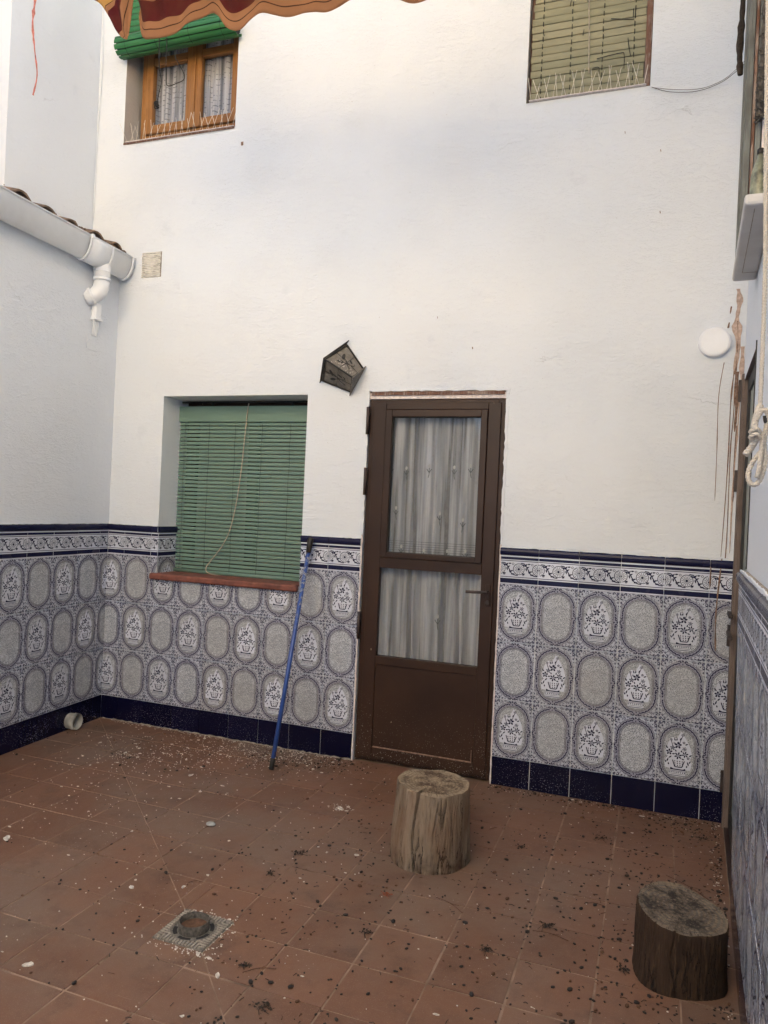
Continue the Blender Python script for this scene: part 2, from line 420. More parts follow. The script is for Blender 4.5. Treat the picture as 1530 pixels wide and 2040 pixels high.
# ---------------------------------------------------------------- wall frames
A_L = -0.04958724841071415
ML = Matrix(((math.sin(-A_L) * -1, -math.cos(A_L), 0, 0), (math.cos(A_L), math.sin(A_L), 0, 0), (0, 0, 1, 0), (0, 0, 0, 1)))
# left wall: local X runs toward the corner (u<0 toward the camera), local Y goes into the wall
ux = Vector((math.sin(A_L), math.cos(A_L), 0)).normalized()   # (-.05,1,0)
uy = Vector((-ux.y, ux.x, 0))
ML = Matrix((ux, uy, Vector((0, 0, 1)))).transposed().to_4x4()
# right wall: local X toward the camera, Y into the wall, leaning slightly inward
vx = Vector((-.041, -1, 0)).normalized(); vz = Vector((0, 0, 1)); vy = vz.cross(vx).normalized(); vz = vx.cross(vy)
MR = Matrix((vx, vy, vz)).transposed().to_4x4(); MR.translation = (3.603, 0, 0)

def wall_mesh(xs, zs, holes, y, depth, mi=0, mi_rev=1, skip=()):
    """front sheet of a wall on a grid, with square openings whose reveals go `depth` deep"""
    bm = BM()
    xs = sorted(set(xs) | {h[0] for h in holes} | {h[1] for h in holes}); zs = sorted(set(zs) | {h[2] for h in holes} | {h[3] for h in holes})
    def inh(x, z): return any(h[0] < x < h[1] and h[2] < z < h[3] for h in holes)
    for x0, x1 in zip(xs, xs[1:]):
        for z0, z1 in zip(zs, zs[1:]):
            if not inh((x0 + x1) / 2, (z0 + z1) / 2) and not any(s(x0, x1, z0, z1) for s in skip):
                face(bm, [(x0, y, z0), (x1, y, z0), (x1, y, z1), (x0, y, z1)], mi)
    for h in holes:
        x0, x1, z0, z1 = h[:4]; d = y + (h[4] if len(h) > 4 else depth); mr = h[5] if len(h) > 5 else mi_rev
        face(bm, [(x0, y, z0), (x0, y, z1), (x0, d, z1), (x0, d, z0)], mr)
        face(bm, [(x1, y, z1), (x1, y, z0), (x1, d, z0), (x1, d, z1)], mr)
        face(bm, [(x0, y, z1), (x1, y, z1), (x1, d, z1), (x0, d, z1)], mr)
        face(bm, [(x1, y, z0), (x0, y, z0), (x0, d, z0), (x1, d, z0)], mr)
    bmesh.ops.remove_doubles(bm, verts=bm.verts[:], dist=1e-5)
    return bm

DOOR = (1.727, 2.495, -.05, 2.043, .14, 0)
WIN = (.370, 1.352, .932, 2.030, .32, 0)
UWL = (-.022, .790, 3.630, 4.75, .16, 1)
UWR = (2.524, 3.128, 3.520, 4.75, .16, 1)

# --- house wall (back)
house = thing('house_wall', 'tall whitewashed house wall with the brown door and patterned tile dado', 'wall', Matrix.Identity(4))
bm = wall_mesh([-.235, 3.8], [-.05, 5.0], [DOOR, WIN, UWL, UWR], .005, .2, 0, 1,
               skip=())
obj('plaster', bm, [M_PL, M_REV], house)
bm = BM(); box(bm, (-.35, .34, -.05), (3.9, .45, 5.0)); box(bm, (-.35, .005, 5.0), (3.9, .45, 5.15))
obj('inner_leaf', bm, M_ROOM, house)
bm = BM(); box(bm, (2.0, -.70, 4.78), (3.60, .004, 4.92)); obj('added_shade_slab', bm, M_SHADESLAB, house)  # unseen overhang added to darken and warm the wall's upper right

# --- annex wall (left), single storey
annex = thing('annex_wall', 'low whitewashed annex wall on the left with patterned tile dado under a clay roof edge', 'wall', ML)
bm = BM(); face(bm, [(-5.4, .005, -.05), (.02, .005, -.05), (.02, .005, 2.86), (-5.4, .005, 2.86)])
face(bm, [(-5.4, .005, 2.86), (.02, .005, 2.86), (.02, .35, 2.86), (-5.4, .35, 2.86)])
obj('plaster', bm, M_PL2, annex)
bm = BM(); face(bm, [(-5.4, .0, 2.875), (.02, .0, 2.875), (.02, 3.5, 3.85), (-5.4, 3.5, 3.85)]); face(bm, [(-5.4, .3, 0), (-5.4, 3.5, 0), (-5.4, 3.5, 3.85), (-5.4, .3, 2.9)])
obj('roof_deck', bm, M_CLAY, annex)

# --- upper return wall above the annex roof
upper = thing('return_wall', 'white upper return wall above the clay tiles with a red paint streak', 'wall', Matrix.Translation((-.235, 0, 0)))
bm = BM(); box(bm, (-1.6, -.69, 2.6), (0, .4, 6.6)); obj('plaster', bm, M_PL2, upper)

# --- side wall (right)
side = thing('side_wall', 'white side wall on the right edge seen at a grazing angle with patterned tile dado', 'wall', MR)
RDOOR = (.075, .80, -.05, 2.06, .10, 1)
RWIN = (.60, .88, 2.42, 4.6, .14, 0)
bm = wall_mesh([-.05, 5.2], [-.05, 6.6], [RDOOR, RWIN], 0.0, .2, 0, 1)
obj('plaster', bm, [M_PL2, M_BRNW2], side)
bm = BM(); ZT = 1.229
L_ = [bm.verts.new(p) for p in ((.868, .002, 0), (.868, -.001, 0), (.868, -.022, ZT), (.868, .002, ZT))]; R_ = [bm.verts.new((3.4, v.co.y, v.co.z)) for v in L_]
bm.faces.new(L_); bm.faces.new(R_[::-1])
for k in range(4): bm.faces.new((L_[k], R_[k], R_[(k + 1) % 4], L_[(k + 1) % 4]))
bmesh.ops.recalc_face_normals(bm, faces=bm.faces[:]); obj('mortar_backing', bm, M_CONC, side)
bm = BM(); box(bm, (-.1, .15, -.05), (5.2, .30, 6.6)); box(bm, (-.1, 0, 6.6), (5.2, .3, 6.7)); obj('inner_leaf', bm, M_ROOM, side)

# --- opposite wall behind the camera (closes the courtyard; colours invented to tint its bounced light)
opp = thing('opposite_wall', 'unseen courtyard wall behind the viewer, ochre above and blue below to tint its bounced light', 'wall', Matrix.Translation((0, -5.2, 0)))
bm = BM(); box(bm, (-.2, -.3, 3.1), (4.2, 0, 5.8)); obj('upper_render', bm, M_OCHRE, opp)
bm = BM(); box(bm, (-.2, -.3, -.05), (4.2, .01, 3.1)); obj('plaster', bm, M_BLUEW, opp)

# ---------------------------------------------------------------- floor
gnd = thing('floor', kind='structure')
bm = BM(); face(bm, [(-.3, -5.3, -.0016), (4.0, -5.3, -.0016), (4.0, .15, -.0016), (-.3, .15, -.0016)])
obj('grout_bed', bm, M_GROUT, gnd)
far = BM(); face(far, [(-30, -40, -.06), (30, -40, -.06), (30, 30, -.06), (-30, 30, -.06)])
tag(obj('ground', far, M_CONC), kind='structure')
XS = [.02 - .245, .02, .265, .51, .76, 1.005, 1.255, 1.50, 1.748, 1.985, 2.21, 2.44, 2.675, 2.905, 3.14, 3.378, 3.625]
YS = [.02, -.24, -.49, -.745, -.99, -1.24, -1.475, -1.71, -1.935, -2.16, -2.40, -2.64, -2.88, -3.12, -3.36, -3.60, -3.84, -4.08, -4.32, -4.56, -4.80, -5.2]
GX0, GX1, GY0, GY1 = 1.803, 1.995, -1.850, -1.664   # drain square
DIAG = [(0.02, -.03), (1.90, -1.757), (2.46, -2.33)]   # seam of the two slopes
def clip(poly, a, b, side, gap):
    """keep the part of a 2D polygon on one side of the line a-b, backed off by gap"""
    nx, ny = -(b[1] - a[1]), b[0] - a[0]; L = math.hypot(nx, ny); nx, ny = nx / L * side, ny / L * side
    out = []; n = len(poly)
    dd = [(p[0] - a[0]) * nx + (p[1] - a[1]) * ny - gap for p in poly]
    for i in range(n):
        p, q, dp, dq = poly[i], poly[(i + 1) % n], dd[i], dd[(i + 1) % n]
        if dp >= 0: out.append(p)
        if (dp >= 0) != (dq >= 0):
            t = dp / (dp - dq); out.append((p[0] + (q[0] - p[0]) * t, p[1] + (q[1] - p[1]) * t))
    return out
def area(p): return abs(sum(p[i][0] * p[(i + 1) % len(p)][1] - p[(i + 1) % len(p)][0] * p[i][1] for i in range(len(p)))) / 2
def wall_x_left(y): return .0497 * -y - .004
def wall_x_right(y): return 3.606 + .041 * y - .008
nfl = 0
for i in range(len(XS) - 1):
    for j in range(len(YS) - 1):
        g = random.uniform(.0016, .0028)
        x0, x1, y1, y0 = XS[i] + g, XS[i + 1] - g, YS[j] - g, YS[j + 1] + g
        jx, jy = random.uniform(-.0012, .0012), random.uniform(-.0012, .0012)
        poly = [(x0 + jx, y0 + jy), (x1 + jx, y0 + jy), (x1 + jx, y1 + jy), (x0 + jx, y1 + jy)]
        poly = clip(poly, (-.004, 0), (wall_x_left(-5) , -5), 1, 0)
        poly = clip(poly, (wall_x_right(-5), -5), (wall_x_right(0), 0), 1, 0)
        if len(poly) < 3 or area(poly) < 2e-4: continue
        polys = [poly]
        seg = None
        cx, cy = (x0 + x1) / 2, (y0 + y1) / 2
        if cy > -2.45 and cx < 2.5:
            a, b = (DIAG[0], DIAG[1]) if cx < 1.9 else (DIAG[1], DIAG[2])
            polys = [q for sd_ in (1, -1) for q in [clip(poly, a, b, sd_, .0014)] if len(q) > 2 and area(q) > 1e-4]
            if len(polys) == 2 and min(area(q) for q in polys) < 3e-4: polys = [max(polys, key=area)]
        out = []
        for q in polys:     # cut the drain square out
            if x0 < GX1 and x1 > GX0 and y0 < GY1 and y1 > GY0:
                c_ = [((GX0, 0), (GX0, 1), 1), ((GX1, 0), (GX1, 1), -1)]
                out += [r for r in [clip(q, (GX0, 0), (GX0, 1), 1, 0)] if len(r) > 2]
                mid = clip(clip(q, (GX0, 0), (GX0, 1), -1, 0), (GX1, 0), (GX1, 1), 1, 0)
                out += [r for r in [clip(q, (GX1, 0), (GX1, 1), -1, 0)] if len(r) > 2]
                for r in (clip(mid, (0, GY0), (1, GY0), -1, 0) if mid else [], clip(mid, (0, GY1), (1, GY1), 1, 0) if mid else []):
                    if len(r) > 2: out.append(r)
            else: out.append(q)
        for q in out:
            if area(q) < 1.5e-4: continue
            cxq = sum(p[0] for p in q) / len(q); cyq = sum(p[1] for p in q) / len(q)
            h = random.uniform(-.0006, .0006); tx, ty = random.uniform(-.0022, .0022), random.uniform(-.0022, .0022)
            bm = BM(); e = .0012
            def zz(p): return h + (p[0] - cxq) * tx + (p[1] - cyq) * ty
            top = []
            for p in q:
                L = math.hypot(p[0] - cxq, p[1] - cyq); s_ = max(0, 1 - e * 1.3 / L)
                top.append(bm.verts.new(((p[0] - cxq) * s_, (p[1] - cyq) * s_, zz(p))))
            bot = [bm.verts.new((p[0] - cxq, p[1] - cyq, -.005)) for p in q]
            bm.faces.new(top)
            for k in range(len(q)):
                bm.faces.new((bot[k], bot[(k + 1) % len(q)], top[(k + 1) % len(q)], top[k]))
            bmesh.ops.recalc_face_normals(bm, faces=bm.faces[:])
            obj('floor_tile', bm, M_FLOOR, gnd, (cxq, cyq, 0)); nfl += 1
print('floor tiles', nfl)

# ---------------------------------------------------------------- glazed tiles of the dado
TW, TH = .2, .298566
ROWS = [.14474, .44331, .74188, 1.04044, 1.22770]
class Art:
    def __init__(s, bm): s.bm = bm; s.k = 0
    def poly(s, pts, mi=1, y0=-.0003):
        s.k += 1; y = y0 - s.k * 1.5e-6
        try:
            f = face(s.bm, [(p[0], y, p[1]) for p in pts], mi)
            if f.normal.y > 0 or True:
                f.normal_update()
                if f.normal.y > 0: f.normal_flip()
        except ValueError: pass
    def ell(s, x, z, a, b, ang=0, n=7, mi=1, y0=-.0003):
        ca, sa = math.cos(ang), math.sin(ang)
        s.poly([(x + a * math.cos(t) * ca - b * math.sin(t) * sa, z + a * math.cos(t) * sa + b * math.sin(t) * ca) for t in [2 * PI * k / n for k in range(n)]], mi, y0)
    def leaf(s, x, z, L, w, ang, mi=1):
        ca, sa = math.cos(ang), math.sin(ang)
        s.poly([(x + u * ca - v * sa, z + u * sa + v * ca) for u, v in ((-L, 0), (-L * .3, w), (L * .3, w * .8), (L, 0), (L * .3, -w * .8), (-L * .3, -w))], mi)
    def stroke(s, pts, w, mi=1):
        for (ax, az), (bx, bz) in zip(pts, pts[1:]):
            dx, dz = bx - ax, bz - az; L = math.hypot(dx, dz) or 1; nx, nz = -dz / L * w * .62, dx / L * w * .62
            s.poly([(ax + nx, az + nz), (bx + nx, bz + nz), (bx - nx, bz - nz), (ax - nx, az - nz)], mi)
    def flower(s, x, z, r, n=5, filled=True, ph=.3):
        for k in range(n):
            a = ph + 2 * PI * k / n
            s.ell(x + math.cos(a) * r * .62, z + math.sin(a) * r * .62, r * .42, r * (.30 if n < 6 else .22), a, 6, 1)
            if not filled: s.ell(x + math.cos(a) * r * .62, z + math.sin(a) * r * .62, r * .24, r * .15, a, 5, 2)
        s.ell(x, z, r * .22, r * .22, 0, 6, 2 if filled else 1)
    def ring(s, x, z, r, w, n=16, mi=1):
        pts = [(x + r * math.cos(2 * PI * k / n), z + r * math.sin(2 * PI * k / n)) for k in range(n + 1)]
        s.stroke(pts, w, mi)
    def comma(s, x, z, r, ang, turn=1, w=.0032):
        pts = []
        for k in range(6):
            t = k / 5; a = ang + turn * t * 3.6; rr = r * (1 - .55 * t)
            pts.append((x + rr * math.cos(a), z + rr * math.sin(a)))
        s.stroke(pts, w); s.ell(pts[-1][0], pts[-1][1], w * .9, w * .9, 0, 6)

def medallion(vase):
    bm = BM(); hx, hz = TW / 2 - .0010, TH / 2 - .0010; e = .0012
    front = [(-hx + e, 0, -hz + e), (hx - e, 0, -hz + e), (hx - e, 0, hz - e), (-hx + e, 0, hz - e)]
    back = [(-hx, .006, -hz), (hx, .006, -hz), (hx, .006, hz), (-hx, .006, hz)]
    face(bm, front, 0)
    for k in range(4): face(bm, [back[k], back[(k + 1) % 4], front[(k + 1) % 4], front[k]], 0)
    A = Art(bm)
    # dashes round the oval band
    rr = .084; per = []
    for k in range(60):
        t = 2 * PI * k / 60
        x = rr * math.cos(t); z = rr * math.sin(t) + (.047 if math.sin(t) > 0 else -.047)
        per.append((x, z, t))
    for z in [-.036, -.024, -.012, 0, .012, .024, .036]:
        per.append((rr, z, 0)); per.append((-rr, z, PI))
    for i, (x, z, t) in enumerate(per):
        if abs(x) < .016 or abs(z) < .017: continue
        A.leaf(x, z, .0072, .0029, t + (1.15 if i % 2 else -1.15) + random.uniform(-.25, .25))
    # rosettes at the four mid edges
    for sx in (1, -1):
        A.comma(sx * .090, .013, .0085, PI * (.5 if sx > 0 else .5), sx, .0034); A.comma(sx * .090, -.013, .0085, -PI / 2, -sx, .0034)
        A.leaf(sx * .079, 0, .006, .0025, 0, 1); A.ell(sx * .093, 0, .0035, .0055, 0, 6)
        A.comma(.013 * sx, .1375, .0075, 0 if sx > 0 else PI, sx, .0034); A.comma(.013 * sx, -.1375, .0075, 0 if sx > 0 else PI, -sx, .0034)
    for sz in (1, -1):
        A.ell(0, sz * .142, .0045, .0035, 0, 6); A.leaf(0, sz * .128, .005, .0024, PI / 2)
    # corner scrolls
    for sx in (1, -1):
        for sz in (1, -1):
            A.ell(sx * .089, sz * .138, .0075, .0050, sx * sz * .8, 7); A.ell(sx * .089, sz * .138, .0042, .0022, sx * sz * .8, 5, 2)
            A.comma(sx * .072, sz * .139, .0080, 0 if sx > 0 else PI, sx * sz, .0034)
            A.comma(sx * .091, sz * .118, .0080, PI / 2 * sz, -sx * sz, .0034)
            A.leaf(sx * .054, sz * .141, .0065, .0024, sx * sz * .25); A.leaf(sx * .0925, sz * .098, .0065, .0024, PI / 2 + sx * sz * .3)
            A.leaf(sx * .078, sz * .124, .0060, .0022, sx * sz * .8); A.ell(sx * .040, sz * .1435, .0028, .0022, 0, 5); A.ell(sx * .0945, sz * .080, .0022, .0028, 0, 5)
    if vase:
        U = .000465; P = lambda x, z: ((x - 285) * U, (795 - z) * U)
        A.poly([P(*p) for p in ((300, 565), (345, 630), (385, 700), (412, 790), (390, 850), (412, 880), (400, 950), (352, 950), (355, 1025), (195, 1025), (200, 950), (158, 945), (150, 880), (170, 840), (158, 780), (180, 690), (215, 630), (262, 640))], 3, -.00015)
        for x, z, r, n, f in ((315, 600, 17, 6, False), (208, 657, 16, 6, False), (275, 708, 36, 5, True), (225, 740, 26, 5, False), (338, 740, 24, 6, False),
                              (193, 785, 32, 5, True), (345, 795, 33, 6, True), (280, 815, 38, 6, True), (376, 830, 15, 5, True), (330, 676, 15, 5, True), (168, 832, 12, 4, True), (238, 690, 12, 4, True)):
            A.flower(*P(x, z), r * U, n, f)
        for x, z, L, a in ((180, 868, 24, 1.2), (375, 885, 24, 1.9), (242, 652, 18, 1.9), (262, 650, 16, 1.4), (300, 640, 20, 1.0), (356, 690, 18, .5), (396, 800, 20, .7), (170, 740, 18, 2.3), (236, 800, 18, .2), (325, 845, 16, 2.8), (310, 765, 14, 1.2), (255, 765, 14, 2.0), (205, 835, 20, .8), (190, 905, 14, 1.8), (365, 915, 14, 1.3), (160, 885, 16, 2.0), (392, 868, 16, 1.0)):
            A.leaf(*P(x, z), L * U, 7 * U, a)
        A.stroke([P(285, 700), P(300, 650), P(315, 610)], 5 * U); A.stroke([P(235, 740), P(215, 690), P(208, 665)], 5 * U)
        A.stroke([P(228, 862), P(252, 930), P(318, 930), P(342, 862)], 8 * U)
        for i in range(4):
            for j in range(3): A.ell(*P(250 + i * 24 + j * 2, 872 + j * 21), 6 * U, 8 * U, 0, 5)
        A.poly([P(*p) for p in ((212, 938), (240, 950), (330, 950), (352, 938), (356, 962), (205, 962))], 1)
        A.stroke([P(197, 972), P(355, 972)], 4 * U); A.stroke([P(195, 1018), P(356, 1018)], 5 * U); A.stroke([P(200, 1002), P(350, 1002)], 3 * U)
        for i in range(8): A.ell(*P(208 + i * 20, 986), 6 * U, 8 * U, .5, 5)
    me = bpy.data.meshes.new('medallion_vase' if vase else 'medallion_plain'); bm.to_mesh(me); bm.free()
    for mm in (M_TILE, M_PRINT, M_PRINTL, M_WGLZ): me.materials.append(mm)
    return me

def border_mesh():
    bm = BM(); H = ROWS[4] - ROWS[3]; h0, h1 = -H / 2 + .001, H / 2; hx = TW / 2 - .0012
    T = lambda f: h1 - f * H       # fraction from the top
    prof = [(h1, .006), (T(.012), -.004), (T(.045), -.0085), (T(.10), -.0105), (T(.155), -.0095), (T(.20), -.005), (T(.215), 0)]
    for (z0, y0), (z1, y1) in zip(prof, prof[1:]):
        f = face(bm, [(-hx, y1, z1), (hx, y1, z1), (hx, y0, z0), (-hx, y0, z0)], 1); f.smooth = True
    for sx in (-1, 1):
        f = face(bm, [(sx * hx, y, z) for z, y in prof] + [(sx * hx, .006, T(.215))], 1)
    bands = [(.215, .255, 0), (.255, .325, 1), (.325, .350, 0), (.350, .368, 1), (.368, .795, 0), (.795, .812, 1), (.812, .845, 0), (.845, .972, 1), (.972, 1.0, 0)]
    for a, b, mi in bands:
        face(bm, [(-hx, 0, T(b)), (hx, 0, T(b)), (hx, 0, T(a)), (-hx, 0, T(a))], mi)
    for sx in (-1, 1):
        face(bm, [(sx * hx, 0, T(1)), (sx * hx, 0, T(.215)), (sx * hx, .006, T(.215)), (sx * hx, .006, T(1))], 0)
    face(bm, [(-hx, 0, T(1)), (-hx, .006, T(1)), (hx, .006, T(1)), (hx, 0, T(1))], 0)
    A = Art(bm); zc = (T(.368) + T(.795)) / 2; r = .0285
    def wheel(x, half=0):
        n = 14
        for k in range(n):
            a0, a1 = 2 * PI * k / n, 2 * PI * (k + 1) / n
            if half and (math.cos((a0 + a1) / 2) * half) < 0: continue
            A.stroke([(x + r * math.cos(a0), zc + r * math.sin(a0)), (x + r * math.cos(a1), zc + r * math.sin(a1))], .0026)
            A.stroke([(x + r * .3 * math.cos(a0), zc + r * .3 * math.sin(a0)), (x + r * .84 * math.cos(a0), zc + r * .84 * math.sin(a0))], .0017)
        if not half: A.ell(x, zc, .0066, .0066, 0, 9)
        else: A.ell(x + half * .002, zc, .0030, .0062, 0, 7)
    wheel(0); wheel(-hx + .001, 1); wheel(hx - .001, -1)
    for sx in (0, 1):     # S-shaped leafy vine
        x0 = -.076 + sx * .098
        pts = [(x0 - .012, zc + .031), (x0 + .006, zc + .029), (x0 + .017, zc + .014), (x0 + .028, zc - .004), (x0 + .038, zc - .022), (x0 + .056, zc - .031), (x0 + .072, zc - .032)]
        pts = [(min(p[0], hx - .001), p[1]) for p in pts]
        A.stroke(pts, .0042)
        for i, (u, v, a, L) in enumerate(((.004, .020, -.5, .012), (.016, .024, .9, .009), (.024, .012, .5, .010), (.016, .000, -1.3, .010), (.030, -.012, -1.4, .010), (.040, -.010, .3, .009), (.046, -.026, .2, .011), (.004, -.024, .5, .008), (.030, .028, .1, .009))):
            A.leaf(x0 + u, zc + v, L, .0038, a)
        A.ring(x0 + .002, zc - .026, .0055, .0018, 8); A.ring(x0 + .046, zc + .026, .0050, .0018, 8)
    me = bpy.data.meshes.new('scroll_border'); bm.to_mesh(me); bm.free()
    me.materials.append(M_WGLZ); me.materials.append(M_PRINT); me.materials.append(M_PRINTL)
    return me

def skirt_mesh():
    bm = BM(); hx = TW / 2 - .0011; h = ROWS[0] - .0012; e = .001
    front = [(-hx + e, 0, .0), (hx - e, 0, .0), (hx - e, 0, h - e), (-hx + e, 0, h - e)]
    back = [(-hx, .006, -.004), (hx, .006, -.004), (hx, .006, h), (-hx, .006, h)]
    face(bm, front, 0)
    for k in range(4): face(bm, [back[k], back[(k + 1) % 4], front[(k + 1) % 4], front[k]], 0)
    me = bpy.data.meshes.new('skirting_tile'); bm.to_mesh(me); bm.free(); me.materials.append(M_NAVY)
    return me
MV, MP, MB_, MS = medallion(True), medallion(False), border_mesh(), skirt_mesh()

def clipped(me, rects):
    out = BM()
    for x0, x1, z0, z1 in rects:
        b = BM(); b.from_mesh(me)
        for co, no in (((x0, 0, 0), (-1, 0, 0)), ((x1, 0, 0), (1, 0, 0)), ((0, 0, z0), (0, 0, -1)), ((0, 0, z1), (0, 0, 1))):
            bmesh.ops.bisect_plane(b, geom=b.verts[:] + b.edges[:] + b.faces[:], plane_co=co, plane_no=no, clear_outer=True)
        t = bpy.data.meshes.new('t'); b.to_mesh(t); b.free(); out.from_mesh(t); bpy.data.meshes.remove(t)
    d = bpy.data.meshes.new(me.name + '_cut'); out.to_mesh(d); out.free()
    for mm in me.materials: d.materials.append(mm)
    return d

def lay(parent, umin, umax, first, j0, parity, y, hole=None, rot=0, origin=None, lines=(0, 1, 2, 3, 4), lean=0.):
    """courses of tiles between umin and umax; `first` is the left joint of tile j0"""
    j = j0; x = first
    while x > umin: x -= TW; j -= 1
    while x < umax - 1e-4:
        cx = x + TW / 2; lo, hi = max(-TW / 2, umin - cx), min(TW / 2, umax - cx)
        if hi - lo > .012:
            for line in lines:
                if line == 0: me, z0, z1, zc, nm = MS, 0, ROWS[0], 0, 'skirting_tile'
                elif line == 4: me, z0, z1, zc, nm = MB_, ROWS[3], ROWS[4], (ROWS[3] + ROWS[4]) / 2, 'border_tile'
                else:
                    z0, z1 = ROWS[line - 1], ROWS[line]; zc = (z0 + z1) / 2; nm = 'wall_tile'
                    me = MV if (j + line + parity) % 2 == 0 else MP
                rects = [(lo, hi, -1, 1)]
                if hole and x < hole[1] and x + TW > hole[0] and z1 > hole[2] and z0 < hole[3]:
                    rects = []
                    if x < hole[0]: rects.append((lo, hole[0] - cx, -1, 1))
                    if x + TW > hole[1]: rects.append((hole[1] - cx, hi, -1, 1))
                    if z0 < hole[2] - .005: rects.append((max(lo, hole[0] - cx), min(hi, hole[1] - cx), -1, hole[2] - zc))
                    rects = [r for r in rects if r[1] - r[0] > .006]
                    if not rects: continue
                full = len(rects) == 1 and rects[0][0] <= -TW / 2 + 1e-6 and rects[0][1] >= TW / 2 - 1e-6 and rects[0][3] == 1
                mesh = me if full else clipped(me, rects)
                o = obj(nm, mesh, None, parent, (cx, y - lean * zc + random.uniform(-.0008, .0006), zc))
                o.rotation_euler = (lean + random.uniform(-.002, .002), random.uniform(-.0022, .0022), random.uniform(-.005, .005))
        x += TW; j += 1

HW = (WIN[0] + .006, WIN[1], WIN[2], 3)
lay(house, 0.001, DOOR[0] - .006, .12632, 0, 0, 0, HW)
lay(house, DOOR[1] + .004, 3.604, 2.49693, 0, 1, 0)
lay(annex, -3.6, -.001, -.27972, 0, 0, 0)
lay(side, .865, 3.4, .865, 0, 0, -.0065, lean=.018)
# tiles returning into the window reveal
for me, zc, nm, rect in ((MB_, (ROWS[3] + ROWS[4]) / 2, 'border_tile', None), (MV, (ROWS[2] + ROWS[3]) / 2, 'wall_tile', (-.09, .1, WIN[2] - (ROWS[2] + ROWS[3]) / 2, 1))):
    obj(nm, me if rect is None else clipped(me, [rect]), None, house, (WIN[0] + .006, .104, zc), (0, 0, PI / 2))

# mortar lines round the door and the dado ends, drips
def ragged(name, parent, p0, p1, w, y, mat, amp=.35, n=26, taper=False):
    bm = BM(); a, b = Vector((p0[0], 0, p0[1])), Vector((p1[0], 0, p1[1])); t = (b - a).normalized(); nn = Vector((-t.z, 0, t.x))
    L, Rr = [], []
    for i in range(n + 1):
        f = i / n; p = a + (b - a) * f
        wl_ = w * (1 + amp * random.uniform(-1, 1)); wr_ = w * (1 + amp * random.uniform(-1, 1))
        L.append(bm.verts.new((p.x + nn.x * wl_ / 2, y, p.z + nn.z * wl_ / 2))); Rr.append(bm.verts.new((p.x - nn.x * wr_ / 2, y, p.z - nn.z * wr_ / 2)))
    L2 = [bm.verts.new(v.co + Vector((0, .004, 0)) + nn * .001) for v in L]; R2 = [bm.verts.new(v.co + Vector((0, .004, 0)) - nn * .001) for v in Rr]
    for i in range(n):
        bm.faces.new((L[i], L[i + 1], Rr[i + 1], Rr[i])); bm.faces.new((L2[i], L2[i + 1], L[i + 1], L[i])); bm.faces.new((Rr[i], Rr[i + 1], R2[i + 1], R2[i]))
    bmesh.ops.recalc_face_normals(bm, faces=bm.faces[:])
    return obj(name, bm, mat, parent)
ragged('mortar_edge', house, (1.7235, 0), (1.7235, 1.25), .008, -.0025, M_EDGE, .5, 50)
ragged('mortar_edge', house, (2.499, 0), (2.499, 1.24), .007, -.0025, M_EDGE, .4, 50)
ragged('mortar_edge', house, (1.722, 1.25), (1.722, 2.05), .012, .002, M_PL, .5, 40)
ragged('mortar_edge', house, (2.500, 1.24), (2.500, 2.05), .013, .002, M_PL, .5, 40)
ragged('mortar_edge', house, (1.715, 2.049), (2.508, 2.047), .012, .001, M_PL, .6, 40)
ragged('mortar_edge', house, (2.50, 1.2305), (3.60, 1.2305), .008, -.002, M_PL, .7, 60)
ragged('mortar_edge', house, (1.356, 1.2305), (1.72, 1.2305), .008, -.002, M_PL, .7, 24)
ragged('mortar_edge', house, (0, 1.2305), (.37, 1.2305), .007, -.002, M_PL, .7, 24)
ragged('mortar_edge', annex, (-3.6, 1.2305), (0, 1.2305), .007, -.002, M_PL2, .7, 160)
ragged('mortar_edge', side, (.87, 1.2325), (3.4, 1.2325), .010, -.026, M_PL2, .7, 120)
ragged('mortar_edge', house, (1.722, -.002), (.02, -.002), .012, -.004, M_CONC, .7, 80)

def drip(parent, pts, w, y=.0025, mat=M_RUST, name='drip_stain'):
    P = smooth_path([(p[0], 0, p[1]) for p in pts], 5); bm = BM(); L = []; n = len(P)
    for i, p in enumerate(P):
        f = i / (n - 1); ww = w * (.55 + .9 * noise.noise(Vector((p.z * 14, p.x * 9, w * 300))) ** 2 * 3 + .3 * random.random()) * min(1, (1 - f) * 8 + .35)
        L.append((bm.verts.new((p.x - ww / 2, y, p.z)), bm.verts.new((p.x, y - .0014, p.z)), bm.verts.new((p.x + ww / 2, y, p.z))))
    for a, b in zip(L, L[1:]):
        bm.faces.new((a[0], b[0], b[1], a[1])); bm.faces.new((a[1], b[1], b[2], a[2]))
    bmesh.ops.recalc_face_normals(bm, faces=bm.faces[:])
    for f in bm.faces:
        if f.normal.y > 0: f.normal_flip()
    return obj(name, bm, mat, parent)
D1 = [(3.562, 2.501), (3.571, 2.442), (3.562, 2.349), (3.573, 2.231), (3.561, 2.114), (3.552, 1.972), (3.552, 1.737), (3.548, 1.502), (3.540, 1.243)]
drip(house, D1[:5], .022, mat=M_RUSTL); drip(house, [(3.564, 2.35), (3.572, 2.23), (3.564, 2.10)], .016); drip(house, D1[3:], .005)
drip(house, [(3.568, 2.113), (3.566, 1.902), (3.560, 1.737), (3.562, 1.385), (3.558, 1.16)], .005)
drip(house, [(3.516, 2.157), (3.499, 1.997), (3.502, 1.736), (3.503, 1.504)], .0035)
drip(house, [(3.588, 1.972), (3.586, 1.808), (3.578, 1.597), (3.577, 1.262)], .007, mat=M_RUSTL)
drip(house, [(3.574, 2.113), (3.578, 1.972), (3.574, 1.831)], .012); drip(house, [(3.583, 1.86), (3.578, 1.7), (3.581, 1.5)], .006)
drip(house, [(3.592, 2.23), (3.594, 2.10), (3.590, 2.0)], .012, mat=M_RUSTL)
